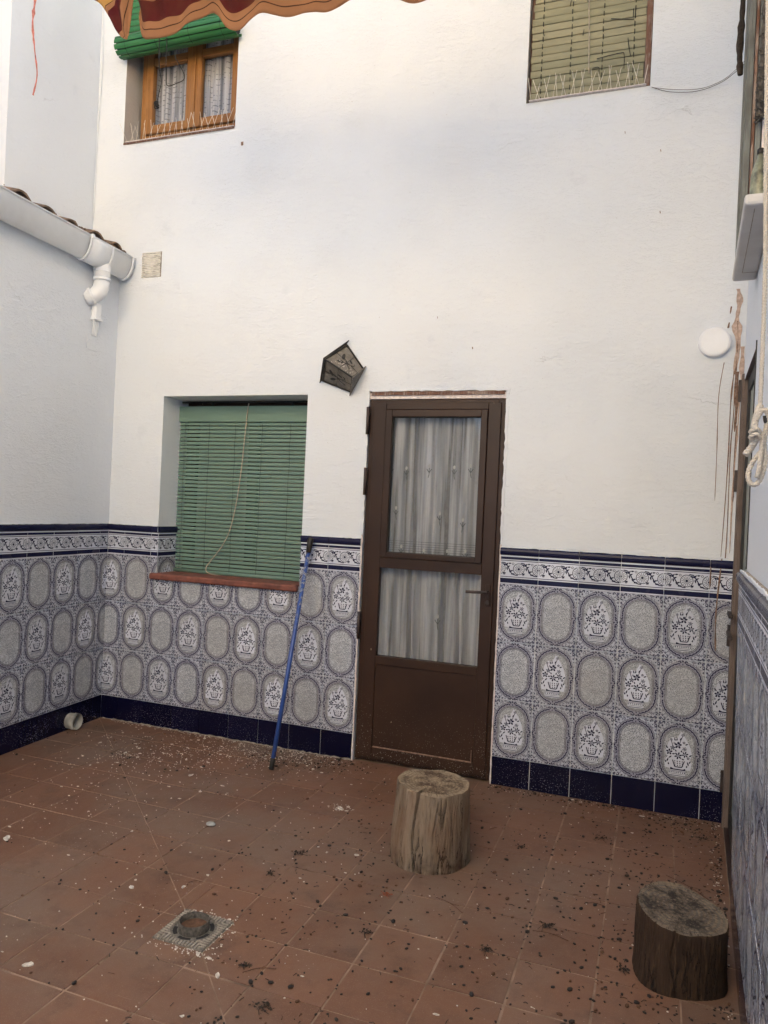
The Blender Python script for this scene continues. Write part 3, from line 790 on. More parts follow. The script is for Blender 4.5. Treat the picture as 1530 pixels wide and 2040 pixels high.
drip(house, [(3.530, 2.345), (3.526, 2.318)], .006); drip(house, [(3.536, 2.42), (3.532, 2.385)], .005); drip(house, [(3.545, 1.235), (3.530, .98), (3.535, .80)], .005, -.004); drip(house, [(3.500, 1.225), (3.498, 1.09)], .006, -.004)
drip(house, [(.846, 3.535), (.846, 3.512)], .010, mat=M_RUST)
for p in ((3.19, 3.20), (3.02, 3.31), (2.3, 2.27), (2.1, 2.44), (3.2, 2.9)): drip(house, [p, (p[0] + .002, p[1] - .012)], .004)
# red paint streak on the return wall (x = 0 plane of the return wall, seen from +x)
bm = BM(); P = smooth_path([(-.530, 4.45), (-.535, 4.231), (-.549, 4.092), (-.519, 3.951), (-.493, 3.821), (-.519, 3.691)], 6) if False else smooth_path([(-.530, 0, 4.45), (-.535, 0, 4.231), (-.545, 0, 4.092), (-.522, 0, 3.951), (-.497, 0, 3.821), (-.520, 0, 3.691)], 6)
L = []
for i, p in enumerate(P):
    w = .017 * (1 + .5 * random.uniform(-1, 1)) * (1.2 if i < 10 else .8)
    L.append((bm.verts.new((.0016, p.x - w / 2, p.z)), bm.verts.new((.003, p.x, p.z)), bm.verts.new((.0016, p.x + w / 2, p.z))))
for a, b in zip(L, L[1:]):
    bm.faces.new((a[0], a[1], b[1], b[0])); bm.faces.new((a[1], a[2], b[2], b[1]))
for f in bm.faces:
    f.normal_update()
    if f.normal.x < 0: f.normal_flip()
obj('paint_streak', bm, M_REDP, upper)
# cable clipped down the corner
bm = BM(); tube(bm, smooth_path([(-.205, -.004, 5.2), (-.222, -.004, 4.6), (-.205, -.006, 4.2), (-.222, -.004, 3.7), (-.226, -.004, 3.17)], 6), .0035, 6)
tag(obj('wall_cable', bm, M_PL), 'thin white painted cable running down the corner left of the pine window', 'cable')

# ---------------------------------------------------------------- lower window, sill and green blind
win = thing('window', 'brown framed ground floor window hidden behind the sea green blind', 'window', Matrix.Translation((.861, .26, .935)))
bm = BM()
for a, b in (((-.49, 0, 0), (-.42, .04, 1.09)), ((.42, 0, 0), (.49, .04, 1.09)), ((-.42, 0, 0), (.42, .04, .07)), ((-.42, 0, 1.02), (.42, .04, 1.09)), ((-.03, -.003, .07), (.03, .04, 1.02))): box(bm, a, b)
obj('frame', bm, M_ALU, win)
for s_ in (-1, 1):
    bm = BM(); box(bm, (s_ * .225 - .195, .018, .07), (s_ * .225 + .195, .022, 1.02)); obj('pane', bm, M_GLASS, win)
bm = BM(); box(bm, (.338, -.028, .903), (1.347, .30, .941), bev=.010)
o = obj('window_sill', bm, M_SILL, None); tag(o, 'red terracotta window sill under the sea green blind', 'window sill')
for f in o.data.polygons: f.use_smooth = False

def slat_mesh(name, w, h, t, curve, mat, mats=None, chip=0):
    bm = BM(); n = 5; F, Bk = [], []
    for k in range(n):
        f = k / (n - 1) - .5
        yy = -curve * (1 - 4 * f * f); F.append((yy, f * h)); Bk.append((yy + t, f * h))
    prof = F + Bk[::-1]
    va = [bm.verts.new((-w / 2, y, z)) for y, z in prof]; vb = [bm.verts.new((w / 2, y, z)) for y, z in prof]
    m_ = len(prof)
    for k in range(m_): bm.faces.new((va[k], vb[k], vb[(k + 1) % m_], va[(k + 1) % m_]))
    bm.faces.new(va[::-1]); bm.faces.new(vb)
    bmesh.ops.recalc_face_normals(bm, faces=bm.faces[:])
    d = bpy.data.meshes.new(name); bm.to_mesh(d); bm.free(); d.materials.append(mat); return d

# sea green plastic blind, hangs 18 cm inside the reveal
bx0, bx1, by = .366, 1.348, .185; bz0, bz1 = .955, 1.995
bl = thing('roll_blind', 'sea green slatted blind covering the ground floor window above the red sill', 'blind', Matrix.Translation(((bx0 + bx1) / 2, by, bz0 - .003)), group='slatted window blinds')
bw = bx1 - bx0
bm = BM(); box(bm, (-bw / 2, -.016, 1.040 - .098), (bw / 2, .002, 1.040), bev=.004); obj('head_rail', bm, M_BL1, bl)
ns = 38; ph = (.930) / ns
sm = slat_mesh('slat', bw - .004, ph - .0062, .0025, .0009, M_BL1)
for k in range(ns):
    o = obj('slat', sm, None, bl, (random.uniform(-.002, .002), random.uniform(-.0005, .0005), .012 + ph * (k + .5)), (random.uniform(-.012, .012), random.uniform(-.0004, .0004), 0))
bm = BM(); tube(bm, [(-bw / 2 - .004, -.004, .0), (bw / 2, -.004, .0)], .0125, 12); obj('bottom_bar', bm, M_BL1, bl)
for fx in (-.442, -.262, -.075, .112, .305):
    bm = BM(); tube(bm, [(fx + .002 * math.sin(k), -.0115, .93 - k * .93 / 30) for k in range(31)], .0011, 4); obj('ladder_string', bm, M_BCORD, bl)
bm = BM()
for fx in (-.25, .31): tube(bm, [(fx, -.003, 1.04), (fx, -.003, 1.068)], .008, 8)
tube(bm, [(-bw / 2 + .01, .004, 1.066), (bw / 2, .004, 1.066)], .006, 8)
obj('hanging_rod', bm, M_DARK, bl)
bm = BM(); cz = [(.0 + .018, 1.055), (.010, 1.0), (.0, .86), (-.01, .70), (-.028, .52), (-.05, .38), (-.085, .25), (-.135, .16), (-.195, .085), (-.235, .03), (-.215, -.004), (-.12, -.014)]
tube(bm, smooth_path([(x, -.022, z) for x, z in cz], 6), .0032, 6); obj('pull_cord', bm, M_CORD, bl)

# ---------------------------------------------------------------- door
dr = thing('door', 'brown aluminium door with two curtained glass panes and a solid lower panel', 'door', Matrix.Translation((2.111, .0, .0)))
X0, X1 = -.379, .379; DY = .006
def frame_bars(bm, x0, x1, z0, z1, wl_, wr_, wt, wb, y0, y1, bev=.003):
    box(bm, (x0, y0, z0), (x0 + wl_, y1, z1), bev=bev); box(bm, (x1 - wr_, y0, z0), (x1, y1, z1), bev=bev)
    box(bm, (x0 + wl_, y0 + .0006, z1 - wt), (x1 - wr_, y1, z1), bev=bev); box(bm, (x0 + wl_, y0 + .0006, z0), (x1 - wr_, y1, z0 + wb), bev=bev)
bm = BM(); frame_bars(bm, X0, X1, .012, 1.998, .045, .038, .03, .02, DY + .010, DY + .06); obj('frame', bm, M_ALU, dr)
bm = BM(); frame_bars(bm, X0 + .030, X1 - .022, .030, 1.978, .072, .066, .036, .060, DY - .004, DY + .035)
box(bm, (X0 + .102, DY - .0030, 1.075), (X1 - .088, DY + .035, 1.132), bev=.003)
box(bm, (X0 + .102, DY - .0030, .545), (X1 - .088, DY + .035, .592), bev=.003)
leaf = obj('door_leaf', bm, M_ALU, dr)
bm = BM(); box(bm, (X0 + .100, DY + .006, .088), (X1 - .086, DY + .020, .547)); obj('lower_panel', bm, M_ALU, dr)
bm = BM()
gx0, gx1 = X0 + .102, X1 - .088
for (a, b) in (((gx0, 0, .090), (gx1, 0, .0935)),): box(bm, (a[0] + .006, DY - .0045, a[2]), (b[0] - .01, DY + .006, b[2] + .0005))
box(bm, (gx1 - .012, DY - .0045, .0945), (gx1 - .009, DY + .006, .155)); obj('worn_bead', bm, M_RUST, dr)
# upper casement frame with its glass
bm = BM(); frame_bars(bm, gx0 + .002, gx1 - .002, 1.134, 1.940, .036, .034, .038, .028, DY - .012, DY + .02, .003); obj('casement', bm, M_ALU, dr)
bm = BM(); frame_bars(bm, gx0 + .038, gx1 - .036, 1.162, 1.902, .0035, .0035, .0035, .0035, DY + .0, DY + .019, 0); obj('gasket', bm, M_DARK, dr)
bm = BM(); box(bm, (gx0 + .038, DY + .010, 1.162), (gx1 - .036, DY + .014, 1.902)); obj('glass_pane', bm, M_GLASS, dr)
bm = BM(); box(bm, (gx0, DY + .010, .592), (gx1, DY + .014, 1.075)); obj('glass_pane', bm, M_GLASS, dr)
bm = BM(); box(bm, (X0 - .004, .012, 2.001), (X1 + .002, .05, 2.034)); obj('lintel_strip', bm, M_EDGE, dr)
bm = BM(); box(bm, (X0 + .01, .004, 2.020), (X1 - .008, .05, 2.040)); obj('cover_strip', bm, M_BRNW, dr)
# lever handle and lock
bm = BM(); box(bm, (.318, DY - .012, .915), (.346, DY - .004, 1.03), bev=.003); obj('lock_plate', bm, M_ALU, dr)
h = obj('handle', (lambda b: (tube(b, smooth_path([(.333, DY - .005, .992), (.333, DY - .045, .992), (.325, DY - .052, .991), (.225, DY - .052, .987)], 5), .0078, 8), b)[1])(BM()), M_BRNMET, dr)
bm = BM(); tube(bm, [(.333, DY - .004, .936), (.333, DY - .022, .936)], .011, 12); obj('keyhole', bm, M_BRNMET, dr)
for z in (1.88, 1.545, .75):
    bm = BM(); tube(bm, [(X0 - .002, DY - .012, z - .075), (X0 - .002, DY - .012, z + .075)], .0095, 10); obj('hinge', bm, M_BRNMET, dr)

# curtains behind the glass: hanging cloth with folds
def curtain_mesh(w, h, folds, amp, seed, flare=1.):
    bm = BM(); nx, nz = 150, 26; rnd = random.Random(seed); ks = [(f, rnd.uniform(0, 6.3), a) for f, a in folds]
    V = []
    for i in range(nx + 1):
        row = []
        for j in range(nz + 1):
            u = i / nx; v = j / nz
            x = (u - .5) * w; y = 0
            for f, p, a in ks: y += a * math.sin(2 * PI * f * u + p + .5 * math.sin(v * 2.4 + p) + 1.2 * noise.noise(Vector((u * 3, v * .8, seed))))
            y = amp * math.tanh(y * 1.6) * (.55 + .45 * (1 - v) * flare)
            x += .004 * math.sin(2 * PI * u * 7 + v * 2)
            row.append(bm.verts.new((x, y, -v * 0 + (v - 1) * h + h)))
        V.append(row)
    for i in range(nx):
        for j in range(nz):
            f = bm.faces.new((V[i][j], V[i + 1][j], V[i + 1][j + 1], V[i][j + 1])); f.smooth = True
    return bm
def tulip(bm, x, y, z, s, flip=1):
    for a, b in (((0, 0), (0, .035)), ((0, .008), (-.012, .026)), ((0, .008), (.012, .026)), ((0, 0), (.004 * flip, -.016))):
        dx, dz = b[0] - a[0], b[1] - a[1]; L = math.hypot(dx, dz); nx_, nz_ = -dz / L * .0015, dx / L * .0015
        face(bm, [(x + (a[0] + nx_) * s, y, z + (a[1] + nz_) * s), (x + (b[0] + nx_) * s, y, z + (b[1] + nz_) * s), (x + (b[0] - nx_) * s, y, z + (b[1] - nz_) * s), (x + (a[0] - nx_) * s, y, z + (a[1] - nz_) * s)], 0)
    face(bm, [(x + .0058 * math.cos(t) * s, y - .0004, z + (.040 + .0095 * math.sin(t)) * s) for t in [2 * PI * k / 8 for k in range(8)]][::-1], 1)
FO = [(3.3, 1.1), (7.7, .7), (12.3, .45)]
cu = thing('door_curtain', 'long sheer white curtain with small embroidered tulips behind the upper door pane', 'curtain', Matrix.Translation((2.111, .070, 1.12)))
obj('cloth', curtain_mesh(.60, .80, FO, .024, 3), M_CURT, cu)
for x, z in ((-.16, .46), (-.03, .475), (.11, .47), (.20, .48), (-.21, .24), (.04, .22), (.17, .19), (-.17, .03), (-.04, .015), (.09, .02), (.19, .025), (-.25, .47)): bm = BM(); tulip(bm, x, -.0265, z, 1.15, random.choice((-1, 1))); obj('embroidered_tulip', bm, [M_EMB, M_EMBW], cu)
bm = BM()
for k in range(6): box(bm, (-.27, -.0260, .105 - k * .0125), (.27, -.0256, .1065 - k * .0125))
tag(obj('woven_band', bm, M_EMB, cu), kind='stuff')
cu2 = thing('door_curtain', 'short gathered sheer curtain behind the lower door pane', 'curtain', Matrix.Translation((2.111, .070, .58)))
obj('cloth', curtain_mesh(.60, .51, [(4.3, 1.1), (8.6, .8), (13.1, .3)], .026, 11), M_CURT, cu2)
bm = BM(); tulip(bm, .055, -.0275, .20, 1.3); obj('embroidered_tulip', bm, [M_EMB, M_EMBW], cu2)

# ---------------------------------------------------------------- upper left window: pine casements
pw = thing('pine_window', 'varnished pine two leaf window behind bird spikes at the upper left', 'window', Matrix.Translation((.405, .12, 3.70)))
XL, XR = -.385, .385
bm = BM(); box(bm, (XL, -.012, -.02), (XL + .040, .04, 1.05), bev=.004); box(bm, (XR - .040, -.012, -.02), (XR, .04, 1.05), bev=.004); obj('jamb', bm, M_PINE, pw)
bm = BM(); box(bm, (XL + .04, -.010, -.02), (XR - .04, .04, .022), bev=.004); obj('bottom_rail', bm, M_PINEH, pw)
for s_, (a, b) in ((-1, (XL + .043, .012)), (1, (.018, XR - .043))):
    bm = BM(); box(bm, (a, -.026, .024), (a + .052, .012, 1.04), bev=.005); box(bm, (b - .052, -.026, .024), (b, .012, 1.04), bev=.005); st = obj('casement_stile', bm, M_PINE, pw)
    bm = BM(); box(bm, (a + .052, -.0245, .024), (b - .052, .012, .078), bev=.005); box(bm, (a + .052, -.0245, .455), (b - .052, .012, .505), bev=.005); obj('casement_rail', bm, M_PINEH, pw)
    bm = BM(); box(bm, (a + .05, -.006, .07), (b - .05, -.003, 1.0)); obj('pane', bm, M_GLASS, pw)
bm = BM(); box(bm, (-.001, -.036, .02), (.030, -.018, 1.04), bev=.005); obj('meeting_strip', bm, M_PINE, pw)
cu3 = thing('window_curtain', 'grey striped sheer curtain behind the pine window panes', 'curtain', Matrix.Translation((.405, .155, 3.74)))
obj('cloth', curtain_mesh(.70, .95, [(9.3, 1.), (17.7, .8), (5.3, .4)], .014, 21, .4), M_CURT2, cu3)
# sloping brown sills inside the upper openings
bm = BM(); face(bm, [(-.020, .0, 3.634), (.788, .0, 3.634), (.788, .13, 3.692), (-.020, .13, 3.692)]); face(bm, [(-.020, 0, 3.622), (.788, 0, 3.622), (.788, 0, 3.634), (-.020, 0, 3.634)])
sl = obj('brown_sill', bm, M_BRNW, None); tag(sl, 'worn brown sill of the upper left pine window', 'window sill')

def spikes(name, label, x0, x1, y, z, n, seed):
    rnd = random.Random(seed); t = thing(name, label, 'bird spikes', Matrix.Translation(((x0 + x1) / 2, y, z)), group='bird spikes on the upper sills')
    w = x1 - x0
    bm = BM(); box(bm, (-w / 2, -.008, 0), (w / 2, .012, .004)); obj('base_strip', bm, M_EDGE, t)
    bm = BM()
    for k in range(n):
        x = -w / 2 + w * (k + .5) / n; dx = (.026 if k % 2 else -.026) + rnd.uniform(-.014, .014); dy = rnd.choice((-.03, 0, .01)) + rnd.uniform(-.01, .01)
        tube(bm, [(x, 0, .002), (x + dx, dy, .112 + rnd.uniform(-.025, .02))], .0014, 4)
    tag(obj('spikes', bm, M_STEEL, t), kind='stuff')
spikes('bird_spikes', 'row of steel bird spikes on the sill below the pine window', -.01, .78, .012, 3.640, 34, 1)
spikes('bird_spikes', 'row of steel bird spikes in front of the olive green blind at the top right', 2.54, 3.11, -.004, 3.522, 26, 2)

# rolled up bright green blind over the pine window
rb = thing('rolled_blind', 'bright green slatted blind rolled up above the pine window', 'blind', Matrix.Translation((.39, -.052, 4.205)), group='slatted window blinds')
rw = .845; rad = .062; nst = 11
sm3 = slat_mesh('slat', rw, 2 * rad * math.sin(PI / nst) - .006, .004, .003, M_BL3)
for k in range(nst):
    a = 2 * PI * k / nst - PI / 2
    obj('slat', sm3, None, rb, (random.uniform(-.006, .006), rad * math.cos(a) * -1, rad * math.sin(a)), (-a, 0, 0))
bm = BM(); tube(bm, [(-rw / 2 + .01, 0, 0), (rw / 2 - .01, 0, 0)], rad - .012, 12); obj('roll_core', bm, M_DARK, rb)
sm4 = slat_mesh('slat', rw - .03, .034, .003, .003, M_BL3)
for k in range(14):
    obj('slat', sm4, None, rb, (random.uniform(-.003, .003), .035 - .0, .055 + k * .038), (0, 0, 0))
for fx in (-.34, -.12, .12, .34):
    bm = BM(); tube(bm, [(fx, -math.cos(a) * (rad + .003), math.sin(a) * (rad + .003)) for a in [x * .3 - 1.5 for x in range(11)]], .0014, 4); obj('ladder_string', bm, M_BCORD, rb)
bm = BM(); tube(bm, smooth_path([(-0.073, -.070, -0.005), (-0.073, -.070, -0.064), (-0.068, -.070, -0.165), (-0.062, -.070, -0.231), (-0.045, -.070, -0.305), (-0.055, -.070, -0.355), (-0.068, -.070, -0.415)], 6), .0026, 6)
tube(bm, smooth_path([(-0.035, -.070, 0.005), (-0.018, -.070, -0.073), (-0.018, -.070, -0.175), (-0.012, -.070, -0.270), (-0.006, -.070, -0.325), (0.014, -.070, -0.340), (0.060, -.070, -0.333), (0.112, -.070, -0.320), (0.115, -.070, -0.285), (0.080, -.070, -0.225), (0.049, -.070, -0.175), (0.045, -.070, -0.129)], 6), .0026, 6)
for _ in range(9):
    c = Vector((-0.073, -.070, -0.440)); tube(bm, smooth_path([c + Vector([random.uniform(-.014, .014), random.uniform(-.01, .01), random.uniform(-.022, .022)]) for _ in range(4)], 3), .0034, 5)
obj('pull_cord', bm, M_BCORD, rb)

# ---------------------------------------------------------------- upper right window with olive blind
ub = thing('roll_blind', 'weathered olive green slatted blind with dark drips in the top right window', 'blind', Matrix.Translation((2.818, .030, 3.545)), group='slatted window blinds')
uw = .560; sm5 = slat_mesh('slat', uw, .0352, .004, .0028, M_BL2); sm5b = slat_mesh('slat', uw - .012, .0352, .004, .0028, M_BL2)
for k in range(29):
    obj('slat', random.choice((sm5, sm5b)), None, ub, (random.uniform(-.004, .004), random.uniform(-.0015, .0015), .016 + k * .0385), (random.uniform(-.07, .03), random.uniform(-.002, .002), 0))
for fx in (-.225, -.08, .075, .225):
    bm = BM()
    pp = []
    for k in range(29):
        q = k * .0385; j_ = random.uniform(-.0015, .0015); pp += [(fx + j_, -.0075, q - .008), (fx + j_, -.0075, q + .009), (fx, .010, q + .0165), (fx, .010, q + .022)]
    tube(bm, pp, .0022, 4)
    obj('ladder_string', bm, M_BCORD, ub)
bm = BM(); tube(bm, smooth_path([(.0, -.012, 1.1), (-.005, -.013, .6), (.006, -.013, .3), (.014, -.012, .09)], 5), .0032, 6); obj('pull_cord', bm, M_CORD, ub)
for x, z, pts in ((.18, .19, ((-.13, -.03), (-.02, -.02), (.0, -.03), (.002, -.10))), (.2, .22, ((-.005, .02), (0, -.02), (.01, -.07))), (.2, .33, ((-.09, .02), (.0, .0), (.02, -.002))), (.215, .36, ((0, .02), (0, -.02))), (.225, .36, ((0, .02), (0, -.02))),
                  (-.09, .45, ((0, .03), (-.005, .0))), (-.01, .46, ((0, .02), (.004, -.005))), (.06, .105, ((-.03, .01), (0, .01), (.002, -.03))), (-.02, .31, ((0, .01), (-.004, -.02)))):
    bm = BM(); tube(bm, smooth_path([(x + a, -.0075, z + b) for a, b in pts], 4), .0019, 5); obj('tar_drip', bm, M_BCORD, ub)
uf = thing('window', 'narrow brown peeling window frame around the olive blind at the top right', 'window', Matrix.Translation((2.826, .06, 3.53)))
bm = BM(); box(bm, (.272, -.052, -.005), (.300, .03, 1.2), bev=.003); obj('right_jamb', bm, M_BRNW, uf)
bm = BM(); box(bm, (-.30, 0, -.005), (-.262, .03, 1.2)); box(bm, (-.262, 0.001, 0), (.272, .03, .05)); obj('frame', bm, M_BRNW, uf)
bm = BM(); box(bm, (-.262, .012, .05), (.272, .016, 1.2)); obj('pane', bm, M_GLASS, uf)
bm = BM()
tube(bm, smooth_path([(3.135, -.004, 3.507), (3.22, -.01, 3.468), (3.34, -.012, 3.452), (3.45, -.03, 3.470), (3.535, -.10, 3.497)], 6), .0015, 5)
tube(bm, smooth_path([(3.14, -.006, 3.503), (3.24, -.012, 3.475), (3.36, -.012, 3.462), (3.46, -.03, 3.482), (3.535, -.10, 3.512)], 6), .0012, 5)
tag(obj('overhead_wire', bm, M_IRON), 'thin grey wire sagging from the olive blind window to the right wall', 'wire')

# ---------------------------------------------------------------- wall lantern, cover disc, vent
ln = thing('wall_lantern', 'crooked black metal wall lantern with dusty leaf patterned glass beside the door', 'lantern', Matrix.Translation((1.57, 0, 2.17)))
O_ = Vector((1.57, 0, 2.17))
F_, B_, C_, D_, G_, H_ = [Vector(p) - O_ for p in ((1.584, -.004, 2.303), (1.515, -.14, 2.199), (1.443, -.004, 2.105), (1.618, -.004, 2.040), (1.662, -.09, 2.104), (1.688, -.004, 2.168))]
def quadbars(name, q, w, t=.004):
    bm = BM()
    for a, b in zip(q, q[1:] + q[:1]): tube(bm, [a, b], w, 5)
    return bm
def ipt(q, u, v): return q[0].lerp(q[1], u).lerp(q[3].lerp(q[2], u), v)
for nm, q in (('glass_pane', [F_, B_, G_, H_]), ('glass_pane', [B_, C_, D_, G_])):
    bm = BM(); nrm = (q[1] - q[0]).cross(q[3] - q[0]).normalized()
    if nrm.y > 0: nrm = -nrm
    f = face(bm, [p - nrm * .004 for p in q]); ext = bmesh.ops.extrude_face_region(bm, geom=[f])
    for v in [g for g in ext['geom'] if isinstance(g, bmesh.types.BMVert)]: v.co -= nrm * .003
    bmesh.ops.recalc_face_normals(bm, faces=bm.faces[:])
    pane = obj(nm, bm, M_LAMPG, ln)
    bm = BM(); P_ = lambda u, v: ipt(q, u, v) + nrm * .0012
    for a, b in (((.5, 0), (.5, 1)), ((0, .5), (1, .5))): tube(bm, [P_(*a), P_(*b)], .0012, 4)
    def lf(u, v, s, ang):
        pts = []
        for t in range(9):
            a = 2 * PI * t / 9; x = s * math.cos(a); y = s * .45 * math.sin(a)
            pts.append(P_(u + x * math.cos(ang) - y * math.sin(ang), v + (x * math.sin(ang) + y * math.cos(ang))) + nrm * .0008)
        bm.faces.new([bm.verts.new(p) for p in pts])
    lf(.42, .28, .13, .5); lf(.68, .36, .12, 2.2); lf(.35, .58, .09, 1.2)
    tube(bm, smooth_path([P_(.42, .28), P_(.5, .5), P_(.62, .62), P_(.72, .8)], 4), .0018, 4); tube(bm, smooth_path([P_(.68, .36), P_(.55, .55), P_(.4, .75), P_(.3, .7)], 4), .0018, 4)
    obj('leaf_pattern', bm, M_BLKMET, pane)
bm = BM()
for a, b in ((F_, B_), (B_, C_), (B_, G_), (F_, H_), (C_, D_), (H_, G_), (G_, D_)): tube(bm, [a, b], .0065 if (a, b) == (F_, B_) or (a, b) == (B_, C_) else .005, 6)
obj('frame', bm, M_BLKMET, ln)
bm = BM(); ax = ((H_ + D_ + G_) / 3 - (F_ + C_ + B_) / 3).normalized(); n1 = (H_ - D_).normalized()
tri = [H_ + n1 * .02 + ax * .004, G_ + (G_ - (H_ + D_) / 2).normalized() * .016 + ax * .004, D_ - n1 * .02 + ax * .004]
lo = [bm.verts.new(p) for p in tri]; hi = [bm.verts.new(p * 1 + ax * .005) for p in tri]
bm.faces.new(lo); bm.faces.new(hi[::-1])
for k in range(3): bm.faces.new((lo[k], lo[(k + 1) % 3], hi[(k + 1) % 3], hi[k]))
bmesh.ops.recalc_face_normals(bm, faces=bm.faces[:]); obj('end_cap', bm, M_GRATE, ln)
bm = BM(); e1 = (F_ - C_).normalized(); top = [F_ + e1 * .028 - ax * .004, B_ + (B_ - (F_ + C_) / 2).normalized() * .006 - ax * .004, C_ - e1 * .02 - ax * .004]
lo = [bm.verts.new(p) for p in top]; hi = [bm.verts.new(p - ax * .004) for p in top]
bm.faces.new(lo); bm.faces.new(hi[::-1])
for k in range(3): bm.faces.new((lo[k], lo[(k + 1) % 3], hi[(k + 1) % 3], hi[k]))
bmesh.ops.recalc_face_normals(bm, faces=bm.faces[:]); obj('roof_plate', bm, M_BLKMET, ln)
bm = BM(); rnd = random.Random(4)     # flaking dirt on the upper pane
q = [F_, B_, G_, H_]; nrm = (q[1] - q[0]).cross(q[3] - q[0]).normalized(); nrm = -nrm if nrm.y > 0 else nrm
for _ in range(110):
    u = min(.95, max(.05, rnd.gauss(.78, .13))); v = min(.95, max(.05, rnd.gauss(.62, .2))); p = ipt(q, u, v) + nrm * .003; s = rnd.uniform(.002, .006)
    face(bm, [p + Vector((rnd.uniform(-s, s), rnd.uniform(-.001, .001), rnd.uniform(-s, s))) for _ in range(3)])
tag(obj('bird_lime', bm, M_WDUST, ln), kind='stuff')

bm = BM()
pr = [(.0, -.034), (.060, -.034), (.068, -.030), (.071, -.020), (.071, .006)]
rings = []
for r_, y_ in pr[1:]: rings.append([bm.verts.new((r_ * math.cos(2 * PI * k / 40), y_, r_ * math.sin(2 * PI * k / 40))) for k in range(40)])
bm.faces.new(rings[0])
for a, b in zip(rings, rings[1:]):
    for k in range(40): bm.faces.new((a[k], a[(k + 1) % 40], b[(k + 1) % 40], b[k]))
bmesh.ops.recalc_face_normals(bm, faces=bm.faces[:])
o = obj('round_cover', bm, M_PVC, None, (3.470, .002, 2.252), (.03, 0, 0)); tag(o, 'round white painted cover plate on the wall near the right corner', 'cover plate')
vt = thing('wall_vent', 'small whitewashed louvre vent clogged with paint beside the gutter end', 'vent', Matrix.Translation((.236, .004, 2.849)))
bm = BM(); box(bm, (-.072, 0, -.078), (.072, .004, .078)); obj('vent_back', bm, M_CONC, vt)
rnd = random.Random(9)
for k in range(14):
    z = -.073 + k * .0112; a, b = -.072 + rnd.uniform(0, .003), .070 + rnd.uniform(-.003, .002)
    bm = BM(); n = 9
    prv = None
    for i in range(n + 1):
        x = a + (b - a) * i / n; dz = rnd.uniform(-.0008, .0008); th = .0052 + rnd.uniform(-.0014, .0012)
        cur = [bm.verts.new((x, -.003, z + dz - th)), bm.verts.new((x, -.008, z + dz)), bm.verts.new((x, -.003, z + dz + th))]
        if prv: bm.faces.new((prv[0], cur[0], cur[1], prv[1])); bm.faces.new((prv[1], cur[1], cur[2], prv[2]))
        prv = cur
    bmesh.ops.recalc_face_normals(bm, faces=bm.faces[:])
    for f in bm.faces:
        if f.normal.y > 0: f.normal_flip()
    obj('louvre', bm, M_VENT, vt)

# ---------------------------------------------------------------- gutter, downpipe, roof tiles, junction box
gt = thing('gutter', 'white painted half round gutter along the annex roof edge with a short downpipe bend', 'gutter', ML)
cy, cz, gr = -.052, 2.835, .067         # local: negative y = out from the annex wall
def gutter_piece(u0, u1, r, n=18, t=.004):
    bm = BM(); A = [];
    for s_, rr in ((0, r), (1, r - t)):
        for k in range(n + 1):
            a = PI * k / n; yy, z_ = cy - rr * math.cos(a), cz + .045 - rr * 1.45 * math.sin(a) if False else cz + .05 - (rr + .06 * (rr / r)) * math.sin(a)
            A.append((yy, z_))
    prof = A[:n + 1] + A[n + 1:][::-1]
    va = [bm.verts.new((u0, y, z)) for y, z in prof]; vb = [bm.verts.new((u1, y, z)) for y, z in prof]; m_ = len(prof)
    for k in range(m_):
        f = bm.faces.new((va[k], va[(k + 1) % m_], vb[(k + 1) % m_], vb[k])); f.smooth = (k != n and k != m_ - 1)
    bm.faces.new(va); bm.faces.new(vb[::-1]); bmesh.ops.recalc_face_normals(bm, faces=bm.faces[:]); return bm
obj('trough', gutter_piece(-5.0, -.02, gr), M_PVC, gt)
bm = BM(); tube(bm, [(-5.0, cy - gr, cz + .052), (-.02, cy - gr, cz + .052)], .0065, 8); obj('rim_bead', bm, M_PVC, gt)
obj('joint_sleeve', gutter_piece(-.42, -.23, gr + .005), M_PVC, gt)
for u in (-.425, -.23, -.04):
    obj('joint_sleeve', gutter_piece(u - .008, u + .008, gr + .008), M_PVC, gt)
bm = BM(); box(bm, (-.425, cy - gr - .012, cz + .040), (-.405, cy - gr + .004, cz + .062), bev=.002); obj('clip', bm, M_PVC, gt)
bm = BM(); n = 18
va = [(cy - (gr - .001) * math.cos(PI * k / n), cz + .05 - (gr + .06) * math.sin(PI * k / n)) for k in range(n + 1)]
lo = [bm.verts.new((-.022, y, z)) for y, z in va]; hi = [bm.verts.new((-.016, y, z)) for y, z in va]
bm.faces.new(lo); bm.faces.new(hi[::-1])
for k in range(n): bm.faces.new((lo[k], lo[k + 1], hi[k + 1], hi[k]))
bmesh.ops.recalc_face_normals(bm, faces=bm.faces[:]); obj('end_cap', bm, M_PVC, gt)
# downpipe bend going back into the wall
ud = -.235
bm = BM()
tube(bm, [(ud, cy, cz - .05), (ud, cy, cz - .145)], [.050, .046], 20)
tube(bm, [(ud, cy, cz - .090), (ud, cy, cz - .100)], .0505, 20); tube(bm, [(ud, cy, cz - .132), (ud, cy, cz - .150)], .0505, 20)
obj('outlet', bm, M_PVC, gt)
bm = BM(); pts = [(ud, cy, cz - .145)] + [(ud - .085 * (1 - math.cos(a)), cy + .02 * (1 - math.cos(a)), cz - .150 - .085 * math.sin(a)) for a in [k * PI / 2 / 7 for k in range(1, 8)]]
pts += [(ud - .10, .012, cz - .245)]
tube(bm, [(ud, cy, cz - .145), (ud, cy + .002, cz - .185), (ud - .008, cy + .010, cz - .215), (ud - .020, cy + .026, cz - .238), (ud - .034, cy + .05, cz - .252), (ud - .045, .02, cz - .262)], [.045, .0455, .046, .0455, .045, .045], 20)
tube(bm, [(ud - .026, cy + .034, cz - .243), (ud - .034, cy + .048, cz - .251)], .052, 20)
